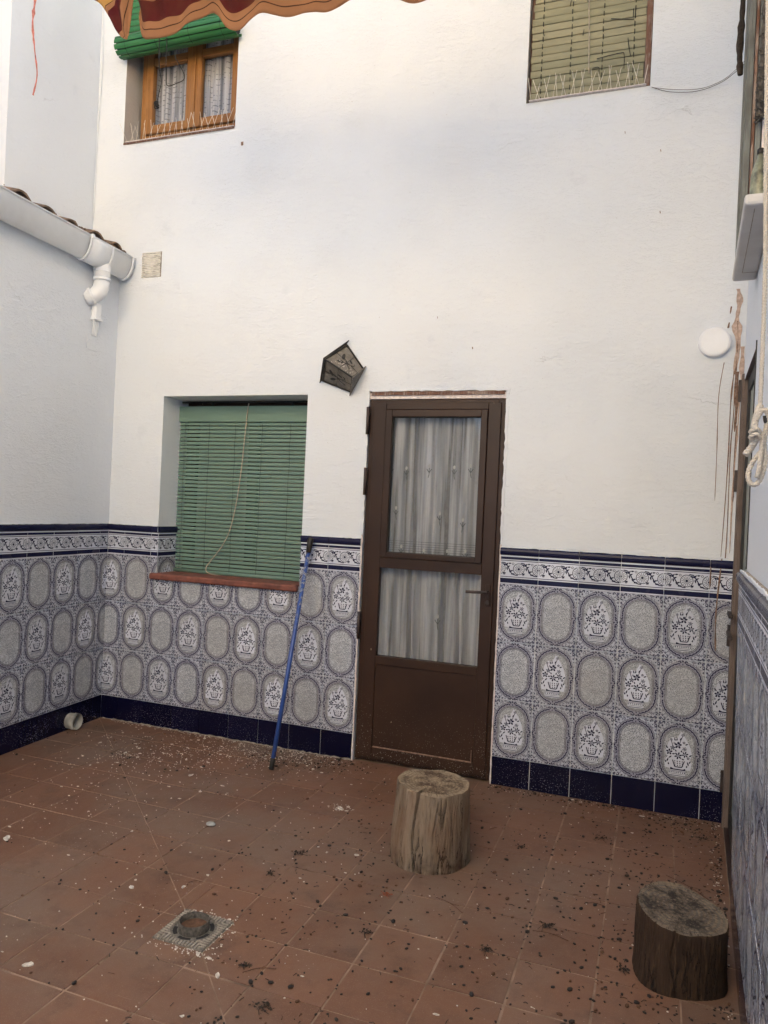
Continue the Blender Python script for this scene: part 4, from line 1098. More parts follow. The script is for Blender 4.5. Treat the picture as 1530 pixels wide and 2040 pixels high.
obj('bend', bm, M_PVC, gt)
bx = thing('junction_box', 'small whitewashed cable box with four thin cables under the gutter bend', 'junction box', ML)
bm = BM(); box(bm, (-.245, -.030, 2.46), (-.195, .005, 2.555), bev=.005); obj('box', bm, M_PVC, bx)
bm = BM(); box(bm, (-.255, -.036, 2.452), (-.188, .002, 2.468), bev=.003); obj('lip', bm, M_PVC, bx)
for k in range(4):
    bm = BM(); u = -.245 + k * .014; tube(bm, smooth_path([(u, -.016, 2.455), (u + .001, -.015, 2.42), (u + .006 - k * .002, -.006, 2.375), (u + .006, .004, 2.36)], 4), .0035, 6); obj('cable', bm, M_PVC, bx)
bm = BM(); box(bm, (-.275, .001, 2.275), (-.185, .004, 2.36), bev=.0012)
o = obj('cover_plate', bm, M_PL2, None); o.matrix_world = ML; tag(o, 'flat square plate painted over on the annex wall below the cable box', 'cover plate')

rt = thing('roof_edge', 'row of old mossy clay barrel tiles above the white gutter', 'roof tiles', ML)
rnd = random.Random(5)
def barrel(r0, r1, L, n=10, t=.012, sd_=0):
    bm = BM(); rn = random.Random(sd_); O1, O2, I1, I2 = [], [], [], []
    for k in range(n + 1):
        a = PI * k / n; w = 1 + rn.uniform(-.06, .06)
        for lst, r, u in ((O1, r0 * w, 0), (O2, r1, L), (I1, (r0 - t) * w, 0), (I2, r1 - t, L)):
            lst.append(bm.verts.new((-r * math.cos(a), u, r * .8 * math.sin(a))))
    for k in range(n):
        for q in ((O1[k], O1[k + 1], O2[k + 1], O2[k]), (I1[k], I2[k], I2[k + 1], I1[k + 1]), (O1[k], I1[k], I1[k + 1], O1[k + 1])):
            bm.faces.new(q)
    bmesh.ops.recalc_face_normals(bm, faces=bm.faces[:]); d = bpy.data.meshes.new('roof_tile'); bm.to_mesh(d); bm.free(); d.materials.append(M_CLAY); return d
bms = [barrel(.082, .070, .42, sd_=k) for k in range(4)]
for k in range(26):
    u = -.10 - k * .195
    for row in range(2):
        o = obj('roof_tile', rnd.choice(bms), None, rt, (u + rnd.uniform(-.01, .01), -.035 + row * .33 + rnd.uniform(-.012, .012), 2.895 + row * .10 + rnd.uniform(-.004, .006)), (.27, rnd.uniform(-.06, .06), rnd.uniform(-.05, .05)))
bm = BM()
for _ in range(240):      # moss and mortar crumbs along the edge
    u = -rnd.random() ** 1.6 * 1.6; s = rnd.uniform(.004, .011); c = Vector((u, -.03 + rnd.uniform(-.015, .02), 2.918 + rnd.uniform(0, .026)))
    bmesh.ops.create_icosphere(bm, subdivisions=1, radius=s, matrix=Matrix.Translation(c) @ Matrix.Diagonal((1, .8, .6, 1)))
tag(obj('mortar_crumbs', bm, M_CLAY, rt), kind='stuff')

# drain pipe stub low on the annex wall
st = thing('pipe_stub', 'short stained white plastic pipe stub poking out at the foot of the annex wall', 'pipe', ML)
def ring_tube(bm, c, axis, r0, r1, L, n=28):
    t = axis.normalized(); a = Vector((0, 0, 1)); u = t.cross(a).normalized(); v = t.cross(u)
    def rg(r, d): return [bm.verts.new(c + t * d + (u * math.cos(2 * PI * k / n) + v * math.sin(2 * PI * k / n)) * r) for k in range(n)]
    A, B, C2, D2 = rg(r0, 0), rg(r0, L), rg(r1, L), rg(r1, 0)
    for p, q in ((A, B), (B, C2), (C2, D2)):
        for k in range(n): f = bm.faces.new((p[k], p[(k + 1) % n], q[(k + 1) % n], q[k])); f.smooth = p is not B
ax_ = Vector((0, -1, 0))
bm = BM(); ring_tube(bm, Vector((-.285, .0, .052)), ax_, .0455, .0420, .060); obj('pipe', bm, M_PVCS, st)
bm = BM(); ring_tube(bm, Vector((-.285, -.034, .052)), ax_, .0490, .0425, .022); obj('collar', bm, M_PVCS, st)
bm = BM(); bmesh.ops.create_circle(bm, cap_ends=True, radius=.042, segments=24, matrix=Matrix.Translation((-.285, -.012, .052)) @ Matrix.Rotation(PI / 2, 4, 'X')); obj('dark_mouth', bm, M_CONC, st)

# ---------------------------------------------------------------- drain in the floor
dg = thing('floor_drain', 'square grey floor drain with ribbed cover and raised round collar', 'drain', Matrix.Translation(((GX0 + GX1) / 2, (GY0 + GY1) / 2, 0)))
hx = (GX1 - GX0) / 2 - .003
bm = BM(); box(bm, (-hx - .012, -hx - .012, -.012), (hx + .012, hx + .012, -.0015)); obj('mortar_bed', bm, M_CONC, dg)
bm = BM(); box(bm, (-hx, -hx, -.004), (hx, hx, .003), bev=.001); obj('cover_plate', bm, M_GRATE, dg)
bm = BM()
for k in range(16):
    c = -hx + .006 + k * (2 * hx - .012) / 15
    # ribs perpendicular to each edge, leaving a round field in the middle
    for sgn in (-1, 1):
        for swap in (0, 1):
            lim = max(abs(c) + .002, (max(0, .0745 ** 2 - c * c)) ** .5 if abs(c) < .0745 else 0)
            if hx - .004 - lim < .006: continue
            a, b = sorted((sgn * lim, sgn * (hx - .004)))
            if swap: box(bm, (c - .0024, a, .003), (c + .0024, b, .0062))
            else: box(bm, (a, c - .0024, .003), (b, c + .0024, .0062))
tag(obj('ribs', bm, M_CONC, dg), kind='stuff')
bm = BM(); ring_tube(bm, Vector((0, 0, .0032)), Vector((0, .0001, 1)), .0745, .0705, .004); obj('outer_ring', bm, M_GRATE, dg)
for k in range(6):
    a0 = k * PI / 3 + .2; bm = BM(); n = 8; w0, w1 = .053, .066
    I = [bm.verts.new((w0 * math.cos(a0 + .75 * i / n), w0 * math.sin(a0 + .75 * i / n), .0036)) for i in range(n + 1)]; J = [bm.verts.new((w1 * math.cos(a0 + .75 * i / n), w1 * math.sin(a0 + .75 * i / n), .0036)) for i in range(n + 1)]
    for i in range(n): bm.faces.new((I[i], J[i], J[i + 1], I[i + 1]))
    obj('slot', bm, M_BCORD, dg)
bm = BM(); ring_tube(bm, Vector((0, 0, .003)), Vector((0, .0001, 1)), .0495, .0455, .030, 36); obj('collar', bm, M_IRON, dg)
bm = BM(); bmesh.ops.create_circle(bm, cap_ends=True, radius=.0455, segments=30, matrix=Matrix.Translation((0, 0, .012))); obj('collar_floor', bm, M_SEED2, dg)

# ---------------------------------------------------------------- logs
def log(name, label, loc, r, h, mat, end, crack, seed, tilt=(0, 0), ell=1., flare=.02, side_cracks=()):
    t = thing(name, label, 'log stool', Matrix.Translation(loc), group='log stools on the tiles'); n, nz = 360, 34; bm = BM(); V = []
    def rad(a, v):
        rr = r * (1 + .13 * noise.noise(Vector((math.cos(a) * 1.3, math.sin(a) * 1.3, seed + v * .8))) + .012 * noise.noise(Vector((math.cos(a) * 6, math.sin(a) * 6, seed + v * 1.2))))
        rr += r * flare * (1 - v) ** 2 - r * .012 * v
        rr -= .0035 * abs(noise.noise(Vector((math.cos(a) * 26, math.sin(a) * 26, v * 1.6 + seed))))
        return rr
    def cut(a, v):
        d = 0
        for ca, w, dep, wob, v0, v1 in crack:
            if v < v0 or v > v1: continue
            c = ca + wob * (math.sin(v * 5.2 + seed) * .6 + .5 * noise.noise(Vector((v * 4, seed, 1)))); dd = abs((a - c + PI) % (2 * PI) - PI)
            ww = w * (.45 + .75 * v) * min(1, (v - v0) * 6 + .15, (v1 - v) * 6 + (.15 if v1 < 1 else 9))
            if dd < ww: d = max(d, dep * (1 - (dd / ww) ** 2) ** .5)
        return d
    for j in range(nz + 1):
        row = []; v = j / nz
        for i in range(n):
            a = 2 * PI * i / n; rr = rad(a, v) - cut(a, v)
            if j == nz: rr -= .003
            x, y = rr * math.cos(a), rr * math.sin(a) * ell; z = v * (h + tilt[0] * x / r + tilt[1] * y / r + .004 * noise.noise(Vector((math.cos(a) * 3, math.sin(a) * 3, seed))))
            row.append(bm.verts.new((x, y, z)))
        V.append(row)
    for j in range(nz):
        for i in range(n): f = bm.faces.new((V[j][i], V[j][(i + 1) % n], V[j + 1][(i + 1) % n], V[j + 1][i])); f.smooth = True
    obj('trunk', bm, mat, t)
    bm = BM(); prev = None
    for k in range(13):
        s = 1 - k / 12.; ring = []
        for i in range(n // 2):
            a = 2 * PI * (i * 2) / n; rr = (rad(a, 1) - .003) * s - (cut(a, 1) if s > .8 else 0) * (1 if k == 0 else .8 * (s - .8) / .2 if s > .8 else 0)
            x, y = rr * math.cos(a), rr * math.sin(a) * ell
            dz = .004 * noise.noise(Vector((x * 30, y * 30, seed))) + .003 * noise.noise(Vector((x * 90, y * 90, seed))) - .003 * (1 - s)
            z = h + tilt[0] * x / r + tilt[1] * y / r + (dz if 0 < k else .004 * noise.noise(Vector((math.cos(a) * 3, math.sin(a) * 3, seed))) ) + (.0004 if k == 0 else 0)
            ring.append(bm.verts.new((x, y, z)))
        if prev:
            m_ = len(ring)
            for i in range(m_): f = bm.faces.new((prev[i], prev[(i + 1) % m_], ring[(i + 1) % m_], ring[i])); f.smooth = True
        prev = ring
    bmesh.ops.remove_doubles(bm, verts=bm.verts[:], dist=1e-5)
    obj('cut_face', bm, end, t)
    return t
lg1 = log('log_stool', 'pale grey sawn log with a long split standing before the door', (2.452, -.923, 0), .152, .303, M_LOG, M_END,
    [(math.radians(261), .034, .095, .07, .0, 1.), (math.radians(236), .020, .020, .04, .5, 1.), (math.radians(228), .018, .012, .05, .15, .9), (math.radians(213), .018, .012, .05, .1, .7), (math.radians(292), .018, .010, .08, .35, .92), (math.radians(304), .016, .010, .08, .5, 1.), (math.radians(322), .018, .010, .05, .2, .8)], 2.3, (-.006, .0), 1.0, .03)
bm = BM(); rnd = random.Random(12)
for _ in range(150):
    a = rnd.uniform(0, 6.3); q = abs(rnd.gauss(0, .045)); s = rnd.uniform(.0015, .0055); c = Vector((math.cos(a) * q * 1.3 - .01, math.sin(a) * q, .291))
    face(bm, [c + Vector((s * math.cos(t) * rnd.uniform(.5, 1.2), s * math.sin(t) * rnd.uniform(.5, 1.2), rnd.uniform(0, .003))) for t in (0, 1.3, 2.5, 3.8, 5.1)])
tag(obj('lime_flakes', bm, M_WDUST, lg1), kind='stuff')
lg2 = log('log_stool', 'dark brown sawn log with a slanting top against the right wall', (3.374, -1.338, 0), .134, .200, M_LOG2, M_END2,
    [(math.radians(262), .012, .010, .10, .0, 1.), (math.radians(300), .006, .006, .05, .2, .8), (math.radians(238), .006, .006, .05, .5, 1.)], 7.7, (-.012, .010), 1.02, .05)

# ---------------------------------------------------------------- blue pole
pl = thing('broom_pole', 'blue painted metal pole with black rubber tip leaning on the tiles', 'pole', Matrix.Translation((1.421, -.372, 0)))
p0, p1 = Vector((0, 0, .001)), Vector((.004, .350, 1.230)); pd = (p1 - p0).normalized()
M_ = Mat('blue_chipped_paint'); v_ = M_.tc(); z_ = M_.sep(v_)[2]
c_ = M_.mix(M_.noise(v_, 8, 3), (.022, .060, .23), (.030, .085, .31))
wear = M_.math('MULTIPLY', M_.step(M_.noise(v_, 55, 4, .7), .50, .58), M_.step(z_, .66, 1.0))
c_ = M_.mix(wear, c_, (.30, .31, .34)); c_ = M_.mix(M_.math('MULTIPLY', M_.step(M_.noise(v_, 90, 3), .60, .66), M_.step(z_, .5, .9)), c_, (.03, .03, .04))
M_.set(c_, .38)
bm = BM(); tube(bm, [p0 + pd * .03, p0 + pd * .5, p0 + pd * 1.24], .0120, 14); obj('shaft', bm, M_.m, pl)
bm = BM(); tube(bm, [p0 + pd * .012, p0 + pd * .07], .0135, 14); obj('rubber_foot', bm, M_DARK, pl)
bm = BM(); tube(bm, [p0 + pd * 1.175, p0 + pd * 1.25, p0 + pd * 1.262], [.0145, .0175, .013], 14); obj('rubber_grip', bm, M_DARK, pl)

# ---------------------------------------------------------------- right wall: door, ledge, window, bottle, rope
rd = thing('side_door', 'narrow greenish panelled door in the right wall seen edge on', 'door', MR)
bm = BM(); box(bm, (.022, -.010, .0), (.074, .012, 2.09), bev=.003); obj('far_jamb', bm, M_BRNW2, rd)
bm = BM(); box(bm, (.0755, .015, .02), (.12, .06, 2.055), bev=.003); box(bm, (.755, .015, .02), (.7995, .06, 2.055), bev=.003); box(bm, (.12, .016, 2.0), (.755, .06, 2.055)); box(bm, (.12, .016, .02), (.755, .06, .10)); box(bm, (.12, .016, 1.0), (.755, .06, 1.06)); obj('door_frame', bm, M_DARK, rd)
bm = BM(); box(bm, (.12, .026, 1.06), (.755, .034, 2.0)); obj('upper_panel', bm, M_DOORG, rd)
bm = BM(); box(bm, (.12, .026, .10), (.755, .034, 1.0)); obj('lower_panel', bm, M_DOORG, rd)
bm = BM(); box(bm, (.076, -.002, -.01), (.799, .10, .012)); obj('threshold', bm, M_BRNMET, rd)
for z in (2.02, 1.60, .88, .20):
    bm = BM(); box(bm, (.006, -.022, z - .05), (.022, -.002, z + .05), bev=.002)
    obj('hinge', bm, M_BRNMET, rd)
for z, u1_ in ((.985, .16), (.895, .22)):
    bm = BM(); box(bm, (.018, -.026, z - .009), (u1_, -.008, z + .009), bev=.003); obj('bolt', bm, M_BRNMET, rd)
bm = BM(); box(bm, (.801, -.004, 1.235), (.812, .002, 2.075)); obj('near_edge_strip', bm, M_DARK, rd)

ld = thing('ledge', 'white painted ledge slab projecting from the right wall below the grey window', 'ledge', MR)
bm = BM(); box(bm, (.545, -.086, 2.372), (1.335, .0, 2.408), bev=.010); obj('slab', bm, M_SLAB, ld)
bm = BM()
box(bm, (.66, -.056, 2.3708), (1.30, -.0535, 2.3722)); box(bm, (.66, -.0535, 2.3708), (.663, -.004, 2.3722)); obj('drip_groove', bm, M_CONC, ld)
gw = thing('grey_window', 'weathered grey wooden window box standing on the white ledge high on the right wall', 'window', MR)
for u0, u1, y0, y1, mt in ((.575, .635, -.080, .002, M_GREYW), (.640, .665, -.072, .002, M_BRNW), (.670, .72, -.066, .002, M_GREYW), (.80, .85, -.066, .002, M_GREYW)):
    bm = BM(); box(bm, (u0, y0, 2.409), (u1, y1, 4.6), bev=.003); obj('frame_post', bm, mt, gw)
for y0, y1, mt in ((-.080, -.058, M_GREYW), (-.056, -.046, M_BRNW), (-.044, -.026, M_GREYW), (-.022, -.004, M_EDGE)):
    bm = BM(); box(bm, (.852, y0, 2.409), (.895 + (y0 + .08) * .15, y1, 4.6), bev=.002); obj('side_strip', bm, mt, gw)
bm = BM(); box(bm, (.72, -.060, 2.409), (.80, .0, 2.47), bev=.003); obj('bottom_rail', bm, M_GREYW, gw)
bm = BM(); box(bm, (.72, -.030, 2.47), (.80, -.026, 4.6)); obj('pane', bm, M_GLASS, gw)
# dark ragged strip at the outer edge of the window box
bm = BM(); pp = smooth_path([(.60, -.095, 3.9), (.60, -.094, 3.5), (.60, -.098, 3.28), (.60, -.092, 3.18)], 8); tube(bm, pp, [.012 + random.uniform(-.003, .003) for _ in pp], 7)
o = obj('dark_cloth_strip', bm, M_LEAF, None); o.matrix_world = MR; tag(o, 'dark ragged strip hanging at the outer edge of the grey window', 'cloth')
bm = BM(); pts = smooth_path([(1.12, -.030, 3.55), (1.06, -.032, 3.2), (.985, -.034, 2.95), (.93, -.034, 2.83)], 12); tube(bm, pts, [.013 + .003 * math.sin(i * 2.3) for i in range(len(pts))], 8)
for k in range(90):
    f = k / 90; p = pts[int(f * (len(pts) - 1))]; a = k * 1.1
    tube(bm, [p + Vector((.014 * math.cos(a), .014 * math.sin(a), 0)), p + Vector((.017 * math.cos(a + 1.4), .017 * math.sin(a + 1.4), -.018))], .0032, 5)
o = obj('rolled_mesh', bm, M_IRON, None); o.matrix_world = MR; tag(o, 'dark rolled mesh hanging beside the grey window at the top right edge', 'rolled mesh')
bt = thing('plastic_bottle', 'stained greenish plastic bottle standing on the white ledge', 'bottle', MR @ Matrix.Translation((1.04, -.030, 2.408)) @ Matrix.Diagonal((.84, .84, 1, 1)))
bm = BM()
prf = [(.0, .0), (.028, .0), (.034, .006), (.036, .13), (.034, .17), (.028, .20), (.016, .225), (.012, .235), (.012, .25)]
rg = [[bm.verts.new((r_ * math.cos(2 * PI * k / 20), r_ * math.sin(2 * PI * k / 20), z_)) for k in range(20)] for r_, z_ in prf[1:]]
bm.faces.new(rg[0][::-1])
for a, b in zip(rg, rg[1:]):
    for k in range(20): f = bm.faces.new((a[k], a[(k + 1) % 20], b[(k + 1) % 20], b[k])); f.smooth = True
obj('body', bm, M_BOTTLE, bt)
bm = BM(); tube(bm, [(0, 0, .246), (0, 0, .264)], .014, 14); obj('cap', bm, M_DARK, bt)

def rope(bm, pts, r):
    P = smooth_path(pts, 10); L = 0; ds = [0]
    for a, b in zip(P, P[1:]): L += (b - a).length; ds.append(L)
    for s_ in range(3):
        path = []; prev = Vector((1, 0, 0))
        steps = max(4, int(L / .0035))
        i = 0
        for k in range(steps + 1):
            d = L * k / steps
            while i < len(ds) - 2 and ds[i + 1] < d: i += 1
            f = (d - ds[i]) / max(1e-9, ds[i + 1] - ds[i]); p = P[i].lerp(P[i + 1], f); t = (P[i + 1] - P[i]).normalized()
            prev = (prev - t * prev.dot(t)).normalized(); w = t.cross(prev); a = d / .024 * 2 * PI + s_ * 2 * PI / 3
            path.append(p + (prev * math.cos(a) + w * math.sin(a)) * r * .48)
        tube(bm, path, r * .56, 6)
rp = thing('hanging_rope', 'thick cream cotton rope hanging down the right edge and knotted on a wall hook', 'rope', Matrix.Translation((3.46, -2.0, 1.6)))
Q = lambda x, z, y=-2.0: (x - 3.46, y + 2.0, z - 1.6)
bm = BM(); rope(bm, [Q(3.425, 3.1), Q(3.436, 2.6), Q(3.447, 2.23), Q(3.457, 1.94), Q(3.459, 1.66)], .0050); obj('strand', bm, M_ROPE, rp)
bm = BM()
rope(bm, [Q(3.459, 1.66), Q(3.452, 1.638, -2.012), Q(3.447, 1.61, -2.018), Q(3.452, 1.585, -2.01), Q(3.444, 1.566, -2.0), Q(3.434, 1.552, -1.995)], .0078)
rope(bm, [Q(3.450, 1.625, -2.02), Q(3.462, 1.648, -2.022), Q(3.474, 1.638, -2.015), Q(3.472, 1.61, -2.005), Q(3.470, 1.575, -2.0), Q(3.474, 1.545), Q(3.470, 1.51), Q(3.460, 1.487), Q(3.447, 1.487), Q(3.441, 1.507), Q(3.448, 1.532), Q(3.461, 1.552), Q(3.472, 1.57)], .0058)
rope(bm, [Q(3.466, 1.60, -2.01), Q(3.464, 1.56, -2.01), Q(3.461, 1.52, -2.012), Q(3.458, 1.50, -2.012)], .0052)
for dz in (0, .012): rope(bm, [Q(3.440, 1.60 - dz, -2.02), Q(3.449, 1.606 - dz, -2.03), Q(3.458, 1.60 - dz, -2.02), Q(3.450, 1.594 - dz, -2.005), Q(3.440, 1.60 - dz, -2.02)], .0052)
obj('knot', bm, M_ROPE, rp)
bm = BM(); tube(bm, smooth_path([Q(3.50, 1.618), Q(3.478, 1.620), Q(3.470, 1.624, -2.012), Q(3.468, 1.636, -2.014)], 4), .0042, 8); obj('wall_hook', bm, M_BLKMET, rp)

# ---------------------------------------------------------------- awning
def awn_mat():
    M = Mat('striped_awning_canvas'); uv = M.sep(M.tc('UV')); v = uv[1]
    c = (.40, .185, .085, 1)
    ramp = M.n.new('ShaderNodeValToRGB'); ramp.color_ramp.interpolation = 'CONSTANT'; M.l.new(v, ramp.inputs[0])
    tan, brn, red, gold, dk = (.33, .165, .085, 1), (.10, .035, .02, 1), (.085, .010, .012, 1), (.46, .27, .085, 1), (.05, .02, .012, 1)
    stops = [(0, tan), (.058, dk), (.064, tan), (.115, red), (.27, tan), (.318, dk), (.325, gold), (.47, dk), (.477, tan), (.53, red), (.68, tan), (.73, dk), (.737, gold), (.9, tan)]
    cr = ramp.color_ramp; cr.elements[0].position = 0; cr.elements[0].color = tan; cr.elements[1].position = stops[1][0]; cr.elements[1].color = stops[1][1]
    for p_, cc in stops[2:]:
        e_ = cr.elements.new(p_); e_.color = cc
    n = M.noise(M.tc(), 5, 4); c = M.mix(M.math('MULTIPLY', M.step(n, .4, .75), .35), ramp.outputs[0], (.16, .08, .04))
    M.set(c, .85, spec=.2); M.bump(M.math('ADD', M.noise(M.tc(), 420, 2), M.math('MULTIPLY', M.noise(M.mapv(M.tc(), (14, 6, 30)), 1., 4), 4.)), .0016)
    tr = M.n.new('ShaderNodeBsdfTranslucent'); M.inp(tr.inputs[0], c)
    m1 = M.n.new('ShaderNodeMixShader'); m1.inputs[0].default_value = .35; M.l.new(M.b.outputs[0], m1.inputs[1]); M.l.new(tr.outputs[0], m1.inputs[2]); M.l.new(m1.outputs[0], M.out.inputs[0])
    return M.m
M_AWN = awn_mat()
def awning_part(name, hem, width, parent, dirf, seed, nv=26):
    """cloth hanging from a bunched canopy: hem polyline, surface rising from it"""
    H = smooth_path(hem, 8); bm = BM(); uvl = bm.loops.layers.uv.new('UVMap'); V = []; n = len(H)
    for i, p in enumerate(H):
        row = []
        for j in range(nv + 1):
            s = j / nv * width; d = dirf(i / (n - 1), j / nv)
            q = p + d * s + Vector((0, .012 * math.sin(p.x * 55 + 6 * s) * min(1, s * 8) + .026 * noise.noise(Vector((p.x * 7, s * 5, seed))) + .030 * noise.noise(Vector((p.x * 3.1, s * 2.5, seed + 5))), .014 * noise.noise(Vector((p.x * 6, s * 6, seed + 9)))))
            row.append((bm.verts.new(q), s))
        V.append(row)
    for i in range(n - 1):
        for j in range(nv):
            q = (V[i][j], V[i + 1][j], V[i + 1][j + 1], V[i][j + 1]); f = bm.faces.new([x[0] for x in q]); f.smooth = True
            for lp, x, ii in zip(f.loops, q, (i, i + 1, i + 1, i)): lp[uvl].uv = (ii / n, x[1] / .62)
    o = obj(name, bm, M_AWN, parent); md = o.modifiers.new('thick', 'SOLIDIFY'); md.thickness = .0018; return o
aw = thing('awning', 'bunched red gold and tan striped canvas awning hanging across the top edge', 'awning', Matrix.Identity(4))
hem = [(1.055, -1.20, 3.47), (1.078, -1.20, 3.381), (1.13, -1.2, 3.366), (1.2, -1.2, 3.366), (1.26, -1.2, 3.378), (1.3, -1.2, 3.397), (1.36, -1.2, 3.412), (1.42, -1.2, 3.428), (1.46, -1.2, 3.405), (1.498, -1.2, 3.352), (1.535, -1.2, 3.328), (1.57, -1.2, 3.325), (1.62, -1.2, 3.350), (1.665, -1.2, 3.372), (1.718, -1.2, 3.368), (1.78, -1.2, 3.356), (1.843, -1.2, 3.346), (1.90, -1.2, 3.332), (1.953, -1.2, 3.322), (2.01, -1.2, 3.336), (2.07, -1.2, 3.352), (2.16, -1.2, 3.345), (2.24, -1.2, 3.322), (2.30, -1.2, 3.300), (2.36, -1.2, 3.312), (2.45, -1.2, 3.34), (2.6, -1.2, 3.36)]
awning_part('canvas', hem, .36, aw, lambda u, v: Vector((-.03, -.35 * v - .05, 1 - .25 * v)), 3)
bm = BM(); uvl = bm.loops.layers.uv.new('UVMap'); V = []  # unseen canopy sheet added to shade and warm the upper right wall
for i in range(31):
    row = []
    for j in range(25):
        u, v = i / 30, j / 24; x = 2.35 + 1.18 * u; y = -1.45 - 1.7 * v
        row.append((bm.verts.new((x, y, 4.22 - .20 * v - .10 * math.sin(v * PI) + .03 * math.sin(u * 23) * (1 - v))), v))
    V.append(row)
for i in range(30):
    for j in range(24):
        q = (V[i][j], V[i + 1][j], V[i + 1][j + 1], V[i][j + 1]); f = bm.faces.new([a_[0] for a_ in q]); f.smooth = True
        for lp, a_ in zip(f.loops, q): lp[uvl].uv = (0, a_[1] * 3 % 1)
o = obj('added_overhead_canvas', bm, M_AWN, aw); md = o.modifiers.new('thick', 'SOLIDIFY'); md.thickness = .0018
hem2 = [(.62, -1.16, 3.80), (.72, -1.17, 3.68), (.79, -1.18, 3.61), (.85, -1.19, 3.565), (.905, -1.20, 3.495), (.94, -1.2, 3.435), (.97, -1.2, 3.400), (.992, -1.2, 3.388)]
bm = BM(); uvl = bm.loops.layers.uv.new('UVMap'); H = smooth_path(hem2, 8); n = len(H); V = []
E1 = smooth_path([(1.06, -1.20, 4.0), (1.045, -1.20, 3.8), (1.018, -1.20, 3.60), (1.010, -1.20, 3.50), (1.005, -1.20, 3.43), (.998, -1.2, 3.390)], 12); E1 = [E1[int(i * (len(E1) - 1) / (n - 1))] for i in range(n)]
for i in range(n):
    V.append([(bm.verts.new(H[i].lerp(E1[i], j / 10) + Vector((0, -.03 * math.sin(j * 1.1 + 1) * (1 - i / n), 0))), (H[i] - E1[i]).length * (1 - j / 10)) for j in range(11)])
for i in range(n - 1):
    for j in range(10):
        q = (V[i][j], V[i + 1][j], V[i + 1][j + 1], V[i][j + 1]); f = bm.faces.new([x[0] for x in q]); f.smooth = True
        for lp, x in zip(f.loops, q): lp[uvl].uv = (0, x[1] / .42 + .0)
o = obj('hanging_fold', bm, M_AWN, aw); md = o.modifiers.new('thick', 'SOLIDIFY'); md.thickness = .0018
bm = BM(); tube(bm, [(.2, -1.30, 4.02), (3.2, -1.30, 3.96)], .012, 8); obj('support_tube', bm, M_PVC, aw)

# ---------------------------------------------------------------- litter on the floor
rnd = random.Random(77)
def inside(x, y): return wall_x_left(y) + .012 < x < wall_x_right(y) - .015 and -4.9 < y < -.012 and not (GX0 + .03 < x < GX1 - .03 and GY0 + .03 < y < GY1 - .03) and math.hypot(x - 2.478, y + .923) > .158 and math.hypot(x - 3.385, y + 1.345) > .158
def cluster(c, s, n): return [(rnd.gauss(c[0], s[0]), rnd.gauss(c[1], s[1])) for _ in range(n)]
white = cluster((.75, -.33), (.28, .20), 330) + cluster((1.15, -.20), (.30, .12), 300) + cluster((1.40, -.10), (.20, .06), 260) + cluster((.60, -.50), (.035, .03), 45) + cluster((.87, -.65), (.3, .25), 110) \
    + cluster((1.93, -.64), (.035, .022), 60) + cluster((1.2, -.9), (.5, .5), 150) + cluster((1.93, -1.862), (.07, .012), 60) + cluster((1.90, -1.655), (.06, .010), 26) + cluster((2.0, -1.75), (.02, .06), 40) \
    + [(rnd.uniform(.1, 3.5), rnd.uniform(-2.6, -.02)) for _ in range(420)] + [(rnd.uniform(2.5, 3.58), -abs(rnd.gauss(0, .05)) - .01) for _ in range(90)] + [(3.59 + .041 * y - abs(rnd.gauss(0, .03)), y) for y in [rnd.uniform(-1.9, -.02) for _ in range(150)]] + [(rnd.uniform(.1, 1.7), -abs(rnd.gauss(0, .02)) - .01) for _ in range(220)]
bm = BM()
for x, y in white:
    if not inside(x, y): continue
    s = rnd.uniform(.0012, .0034) * (1 if rnd.random() < .90 else rnd.uniform(1.8, 3.4)); el = rnd.uniform(.45, 1.); n = rnd.choice((4, 5, 6)); a0 = rnd.uniform(0, 6)
    top = [bm.verts.new((x + s * rnd.uniform(.5, 1.4) * math.cos(a0 + 2 * PI * k / n), y + s * el * rnd.uniform(.5, 1.4) * math.sin(a0 + 2 * PI * k / n), .0008 + rnd.uniform(.0004, .0018))) for k in range(n)]
    bot = [bm.verts.new((v.co.x, v.co.y, 0)) for v in top]; bm.faces.new(top)
    for k in range(n): bm.faces.new((bot[k], bot[(k + 1) % n], top[(k + 1) % n], top[k]))
tag(obj('lime_flakes', bm, M_WDUST), 'scattered white lime and paint flakes fallen along the tiled wall', 'debris', kind='stuff')
dark = [(rnd.uniform(.1, 3.5), rnd.uniform(-2.6, -.05)) for _ in range(330)] + [(rnd.uniform(2.0, 3.5), rnd.uniform(-2.3, -.1)) for _ in range(620)] + cluster((2.1, -1.3), (.45, .35), 130) + cluster((3.0, -1.5), (.3, .4), 120) + cluster((1.35, -.16), (.22, .10), 190) + cluster((.7, -.4), (.3, .2), 60) + cluster((3.35, -.7), (.15, .35), 190) \
    + [(3.585 + .041 * y - abs(rnd.gauss(0, .03)), y) for y in [rnd.uniform(-1.9, -.02) for _ in range(260)]] + [(rnd.uniform(2.5, 3.58), -abs(rnd.gauss(0, .04)) - .01) for _ in range(200)] + [(xx + rnd.gauss(0, .004), rnd.uniform(-2.4, -.1)) for xx in XS[5:15] for _ in range(16)] + [(rnd.uniform(1.2, 3.5), yy + rnd.gauss(0, .004)) for yy in YS[1:10] for _ in range(18)] + cluster((3.42, -.12), (.10, .06), 110) + cluster((1.64, -.10), (.10, .05), 120) + cluster((3.30, -1.53), (.09, .03), 40) + cluster((.60, -.50), (.03, .03), 22)
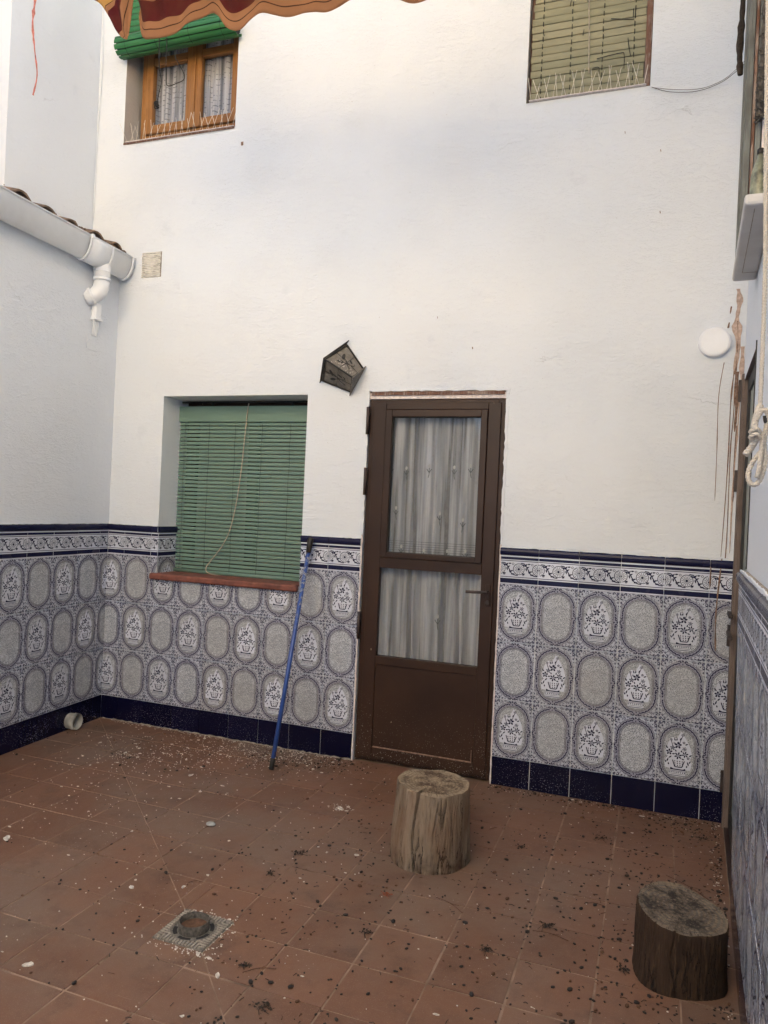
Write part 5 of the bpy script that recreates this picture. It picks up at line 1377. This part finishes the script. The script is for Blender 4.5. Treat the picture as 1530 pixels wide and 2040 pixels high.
for nm, mt, frac in (('seed_litter', M_SEED, 0), ('brown_litter', M_SEED2, 1)):
    bm = BM(); r2 = random.Random(5)
    for i, (x, y) in enumerate(dark):
        if not inside(x, y) or (i % 4 == 0) != bool(frac): continue
        if r2.random() < .72:
            s = r2.uniform(.0018, .0050); big = r2.random() < .2
            if big: s *= 1.7
            M4 = Matrix.Translation((x, y, s * .55)) @ Matrix.Rotation(r2.uniform(0, 6), 4, 'Z') @ Matrix.Diagonal((1.35, .9, .62, 1))
            bmesh.ops.create_icosphere(bm, subdivisions=1, radius=s, matrix=M4)
        else:
            L = r2.uniform(.006, .022); a = r2.uniform(0, 6.3); dx, dy = math.cos(a) * L / 2, math.sin(a) * L / 2
            tube(bm, [(x - dx, y - dy, .0015), (x + r2.uniform(-.003, .003), y + r2.uniform(-.003, .003), .0035), (x + dx, y + dy, .0015)], .0011, 4)
    tag(obj(nm, bm, mt), 'scattered ' + ('black seeds and droppings' if not frac else 'dry brown husks and twigs') + ' over the terracotta floor', 'debris', kind='stuff')
CL = [((1.970, -1.134), .030, 'ragged black leaf clump on the floor left of the pale log', M_LEAF), ((2.288, -2.001), .026, 'round black leaf clump at the bottom edge near the middle', M_LEAF),
      ((2.964, -1.252), .026, 'dark curled leaf clump between the two logs', M_LEAF), ((3.090, -.44), .026, 'dark twiggy clump on the floor below the right tiled wall', M_LEAF),
      ((1.947, -1.330), .016, 'small pair of black leaf curls left of the pale log foot', M_LEAF), ((2.804, -1.473), .022, 'flat dusty leaf clump left of the dark log', M_LEAF),
      ((2.396, -1.289), .018, 'orange brown curled leaf in front of the pale log', M_LEAFR), ((2.781, -.682), .018, 'small dark leaf clump right of the pale log', M_LEAF),
      ((3.41, -.80), .040, 'scattered dark leaf heap behind the dark log', M_LEAF), ((3.50, -.24), .040, 'dark leaf heap in the corner by the side door', M_LEAF),
      ((2.418, -1.542), .018, 'thin dark leaf clump in front of the pale log, nearer the viewer', M_LEAF), ((3.219, -1.400), .016, 'black curled leaves at the left foot of the dark log', M_LEAF), ((2.15, -1.86), .018, 'dark leaf crumb beside the drain right corner', M_LEAF)]
for (x, y), s, lab, mt in CL:
    bm = BM()
    for _ in range(int(26 + s * 500)):
        c = Vector((rnd.gauss(0, s * .5), rnd.gauss(0, s * .35), abs(rnd.gauss(0, .004)) + .002)); k = rnd.uniform(.003, .009)
        u = Vector((rnd.uniform(-1, 1), rnd.uniform(-1, 1), rnd.uniform(-.2, .5))).normalized() * k; v = Vector((rnd.uniform(-1, 1), rnd.uniform(-1, 1), rnd.uniform(.0, .6))).normalized() * k
        pts = [c, c + u, c + u + v * .8, c + v]
        pts = [Vector((p.x, p.y, max(.001, p.z))) for p in pts]; face(bm, pts)
    for _ in range(5):
        a = rnd.uniform(0, 6.3); L = rnd.uniform(.6, 1.5) * s; tube(bm, [(0, 0, .003), (math.cos(a) * L * .6, math.sin(a) * L * .6, .006), (math.cos(a + .3) * L, math.sin(a + .3) * L, .0015)], .0009, 4)
    tag(obj('leaf_clump', bm, mt, None, (x, y, 0)), lab, 'dry leaves', 'dry leaf clumps on the floor')
bm = BM(); bmesh.ops.create_icosphere(bm, subdivisions=3, radius=.022, matrix=Matrix.Translation((0, 0, .008)) @ Matrix.Diagonal((1, .75, .38, 1)))
for f in bm.faces: f.smooth = True
tag(obj('pebble', bm, M_PEB, None, (1.508, -1.061, 0)), 'smooth grey oval pebble on the floor left of the pole foot line', 'pebble')
TW_ = [((2.62, -1.255), .13, -.5, 'long dry twig in front of the pale log'), ((3.42, -.74), .20, -.75, 'long thin twig behind the dark log'), ((3.10, -1.03), .07, .2, 'small forked twig left of the dark log'), ((2.98, -1.30), .12, -.1, 'curved pine needle between the logs'), ((1.73, -1.50), .05, .5, 'small red brown twig above the drain'), ((2.20, -1.86), .10, .6, 'thin crooked twig right of the drain')]
for (x, y), L, a, lab in TW_:
    bm = BM(); d = Vector((math.cos(a), math.sin(a), 0)); nn = Vector((-d.y, d.x, 0))
    tube(bm, smooth_path([-d * L / 2 + Vector((0, 0, .002)), nn * .006 + Vector((0, 0, .006)), d * L / 2 + Vector((0, 0, .002))], 5), .0013, 5)
    tube(bm, [nn * .005 + Vector((0, 0, .005)), d * L * .2 + nn * L * .18 + Vector((0, 0, .003))], .0009, 4)
    tag(obj('twig', bm, M_SEED2, None, (x, y, 0)), lab, 'twig', 'twigs on the floor')
FK = [((.579, -.470), .012, 'small white flake near the pipe stub'), ((1.087, -.598), .017, 'large white paint flake left of the blue pole'), ((.851, -1.518), .026, 'long white paint flake at the left edge'), ((1.568, -2.112), .018, 'white shell shaped flake at the lower left'), ((1.545, -1.623), .013, 'oval white flake left of the drain'), ((1.935, -.645), .020, 'white lime splash left of the pale log top'), ((2.10, -1.93), .012, 'white chip below the drain corner'), ((1.71, -1.545), .010, 'white chip above the drain')]
for (x, y), s, lab in FK:
    bm = BM(); n = 11; top = [bm.verts.new((s * rnd.uniform(.6, 1.1) * math.cos(2 * PI * k / n), s * .55 * rnd.uniform(.6, 1.2) * math.sin(2 * PI * k / n), .003 + rnd.uniform(0, .002))) for k in range(n)]
    bot = [bm.verts.new((v.co.x, v.co.y, 0)) for v in top]; bm.faces.new(top)
    for k in range(n): bm.faces.new((bot[k], bot[(k + 1) % n], top[(k + 1) % n], top[k]))
    tag(obj('paint_flake', bm, M_WDUST, None, (x, y, 0), (0, 0, rnd.uniform(0, 3))), lab, 'paint flake', 'larger paint flakes on the floor')
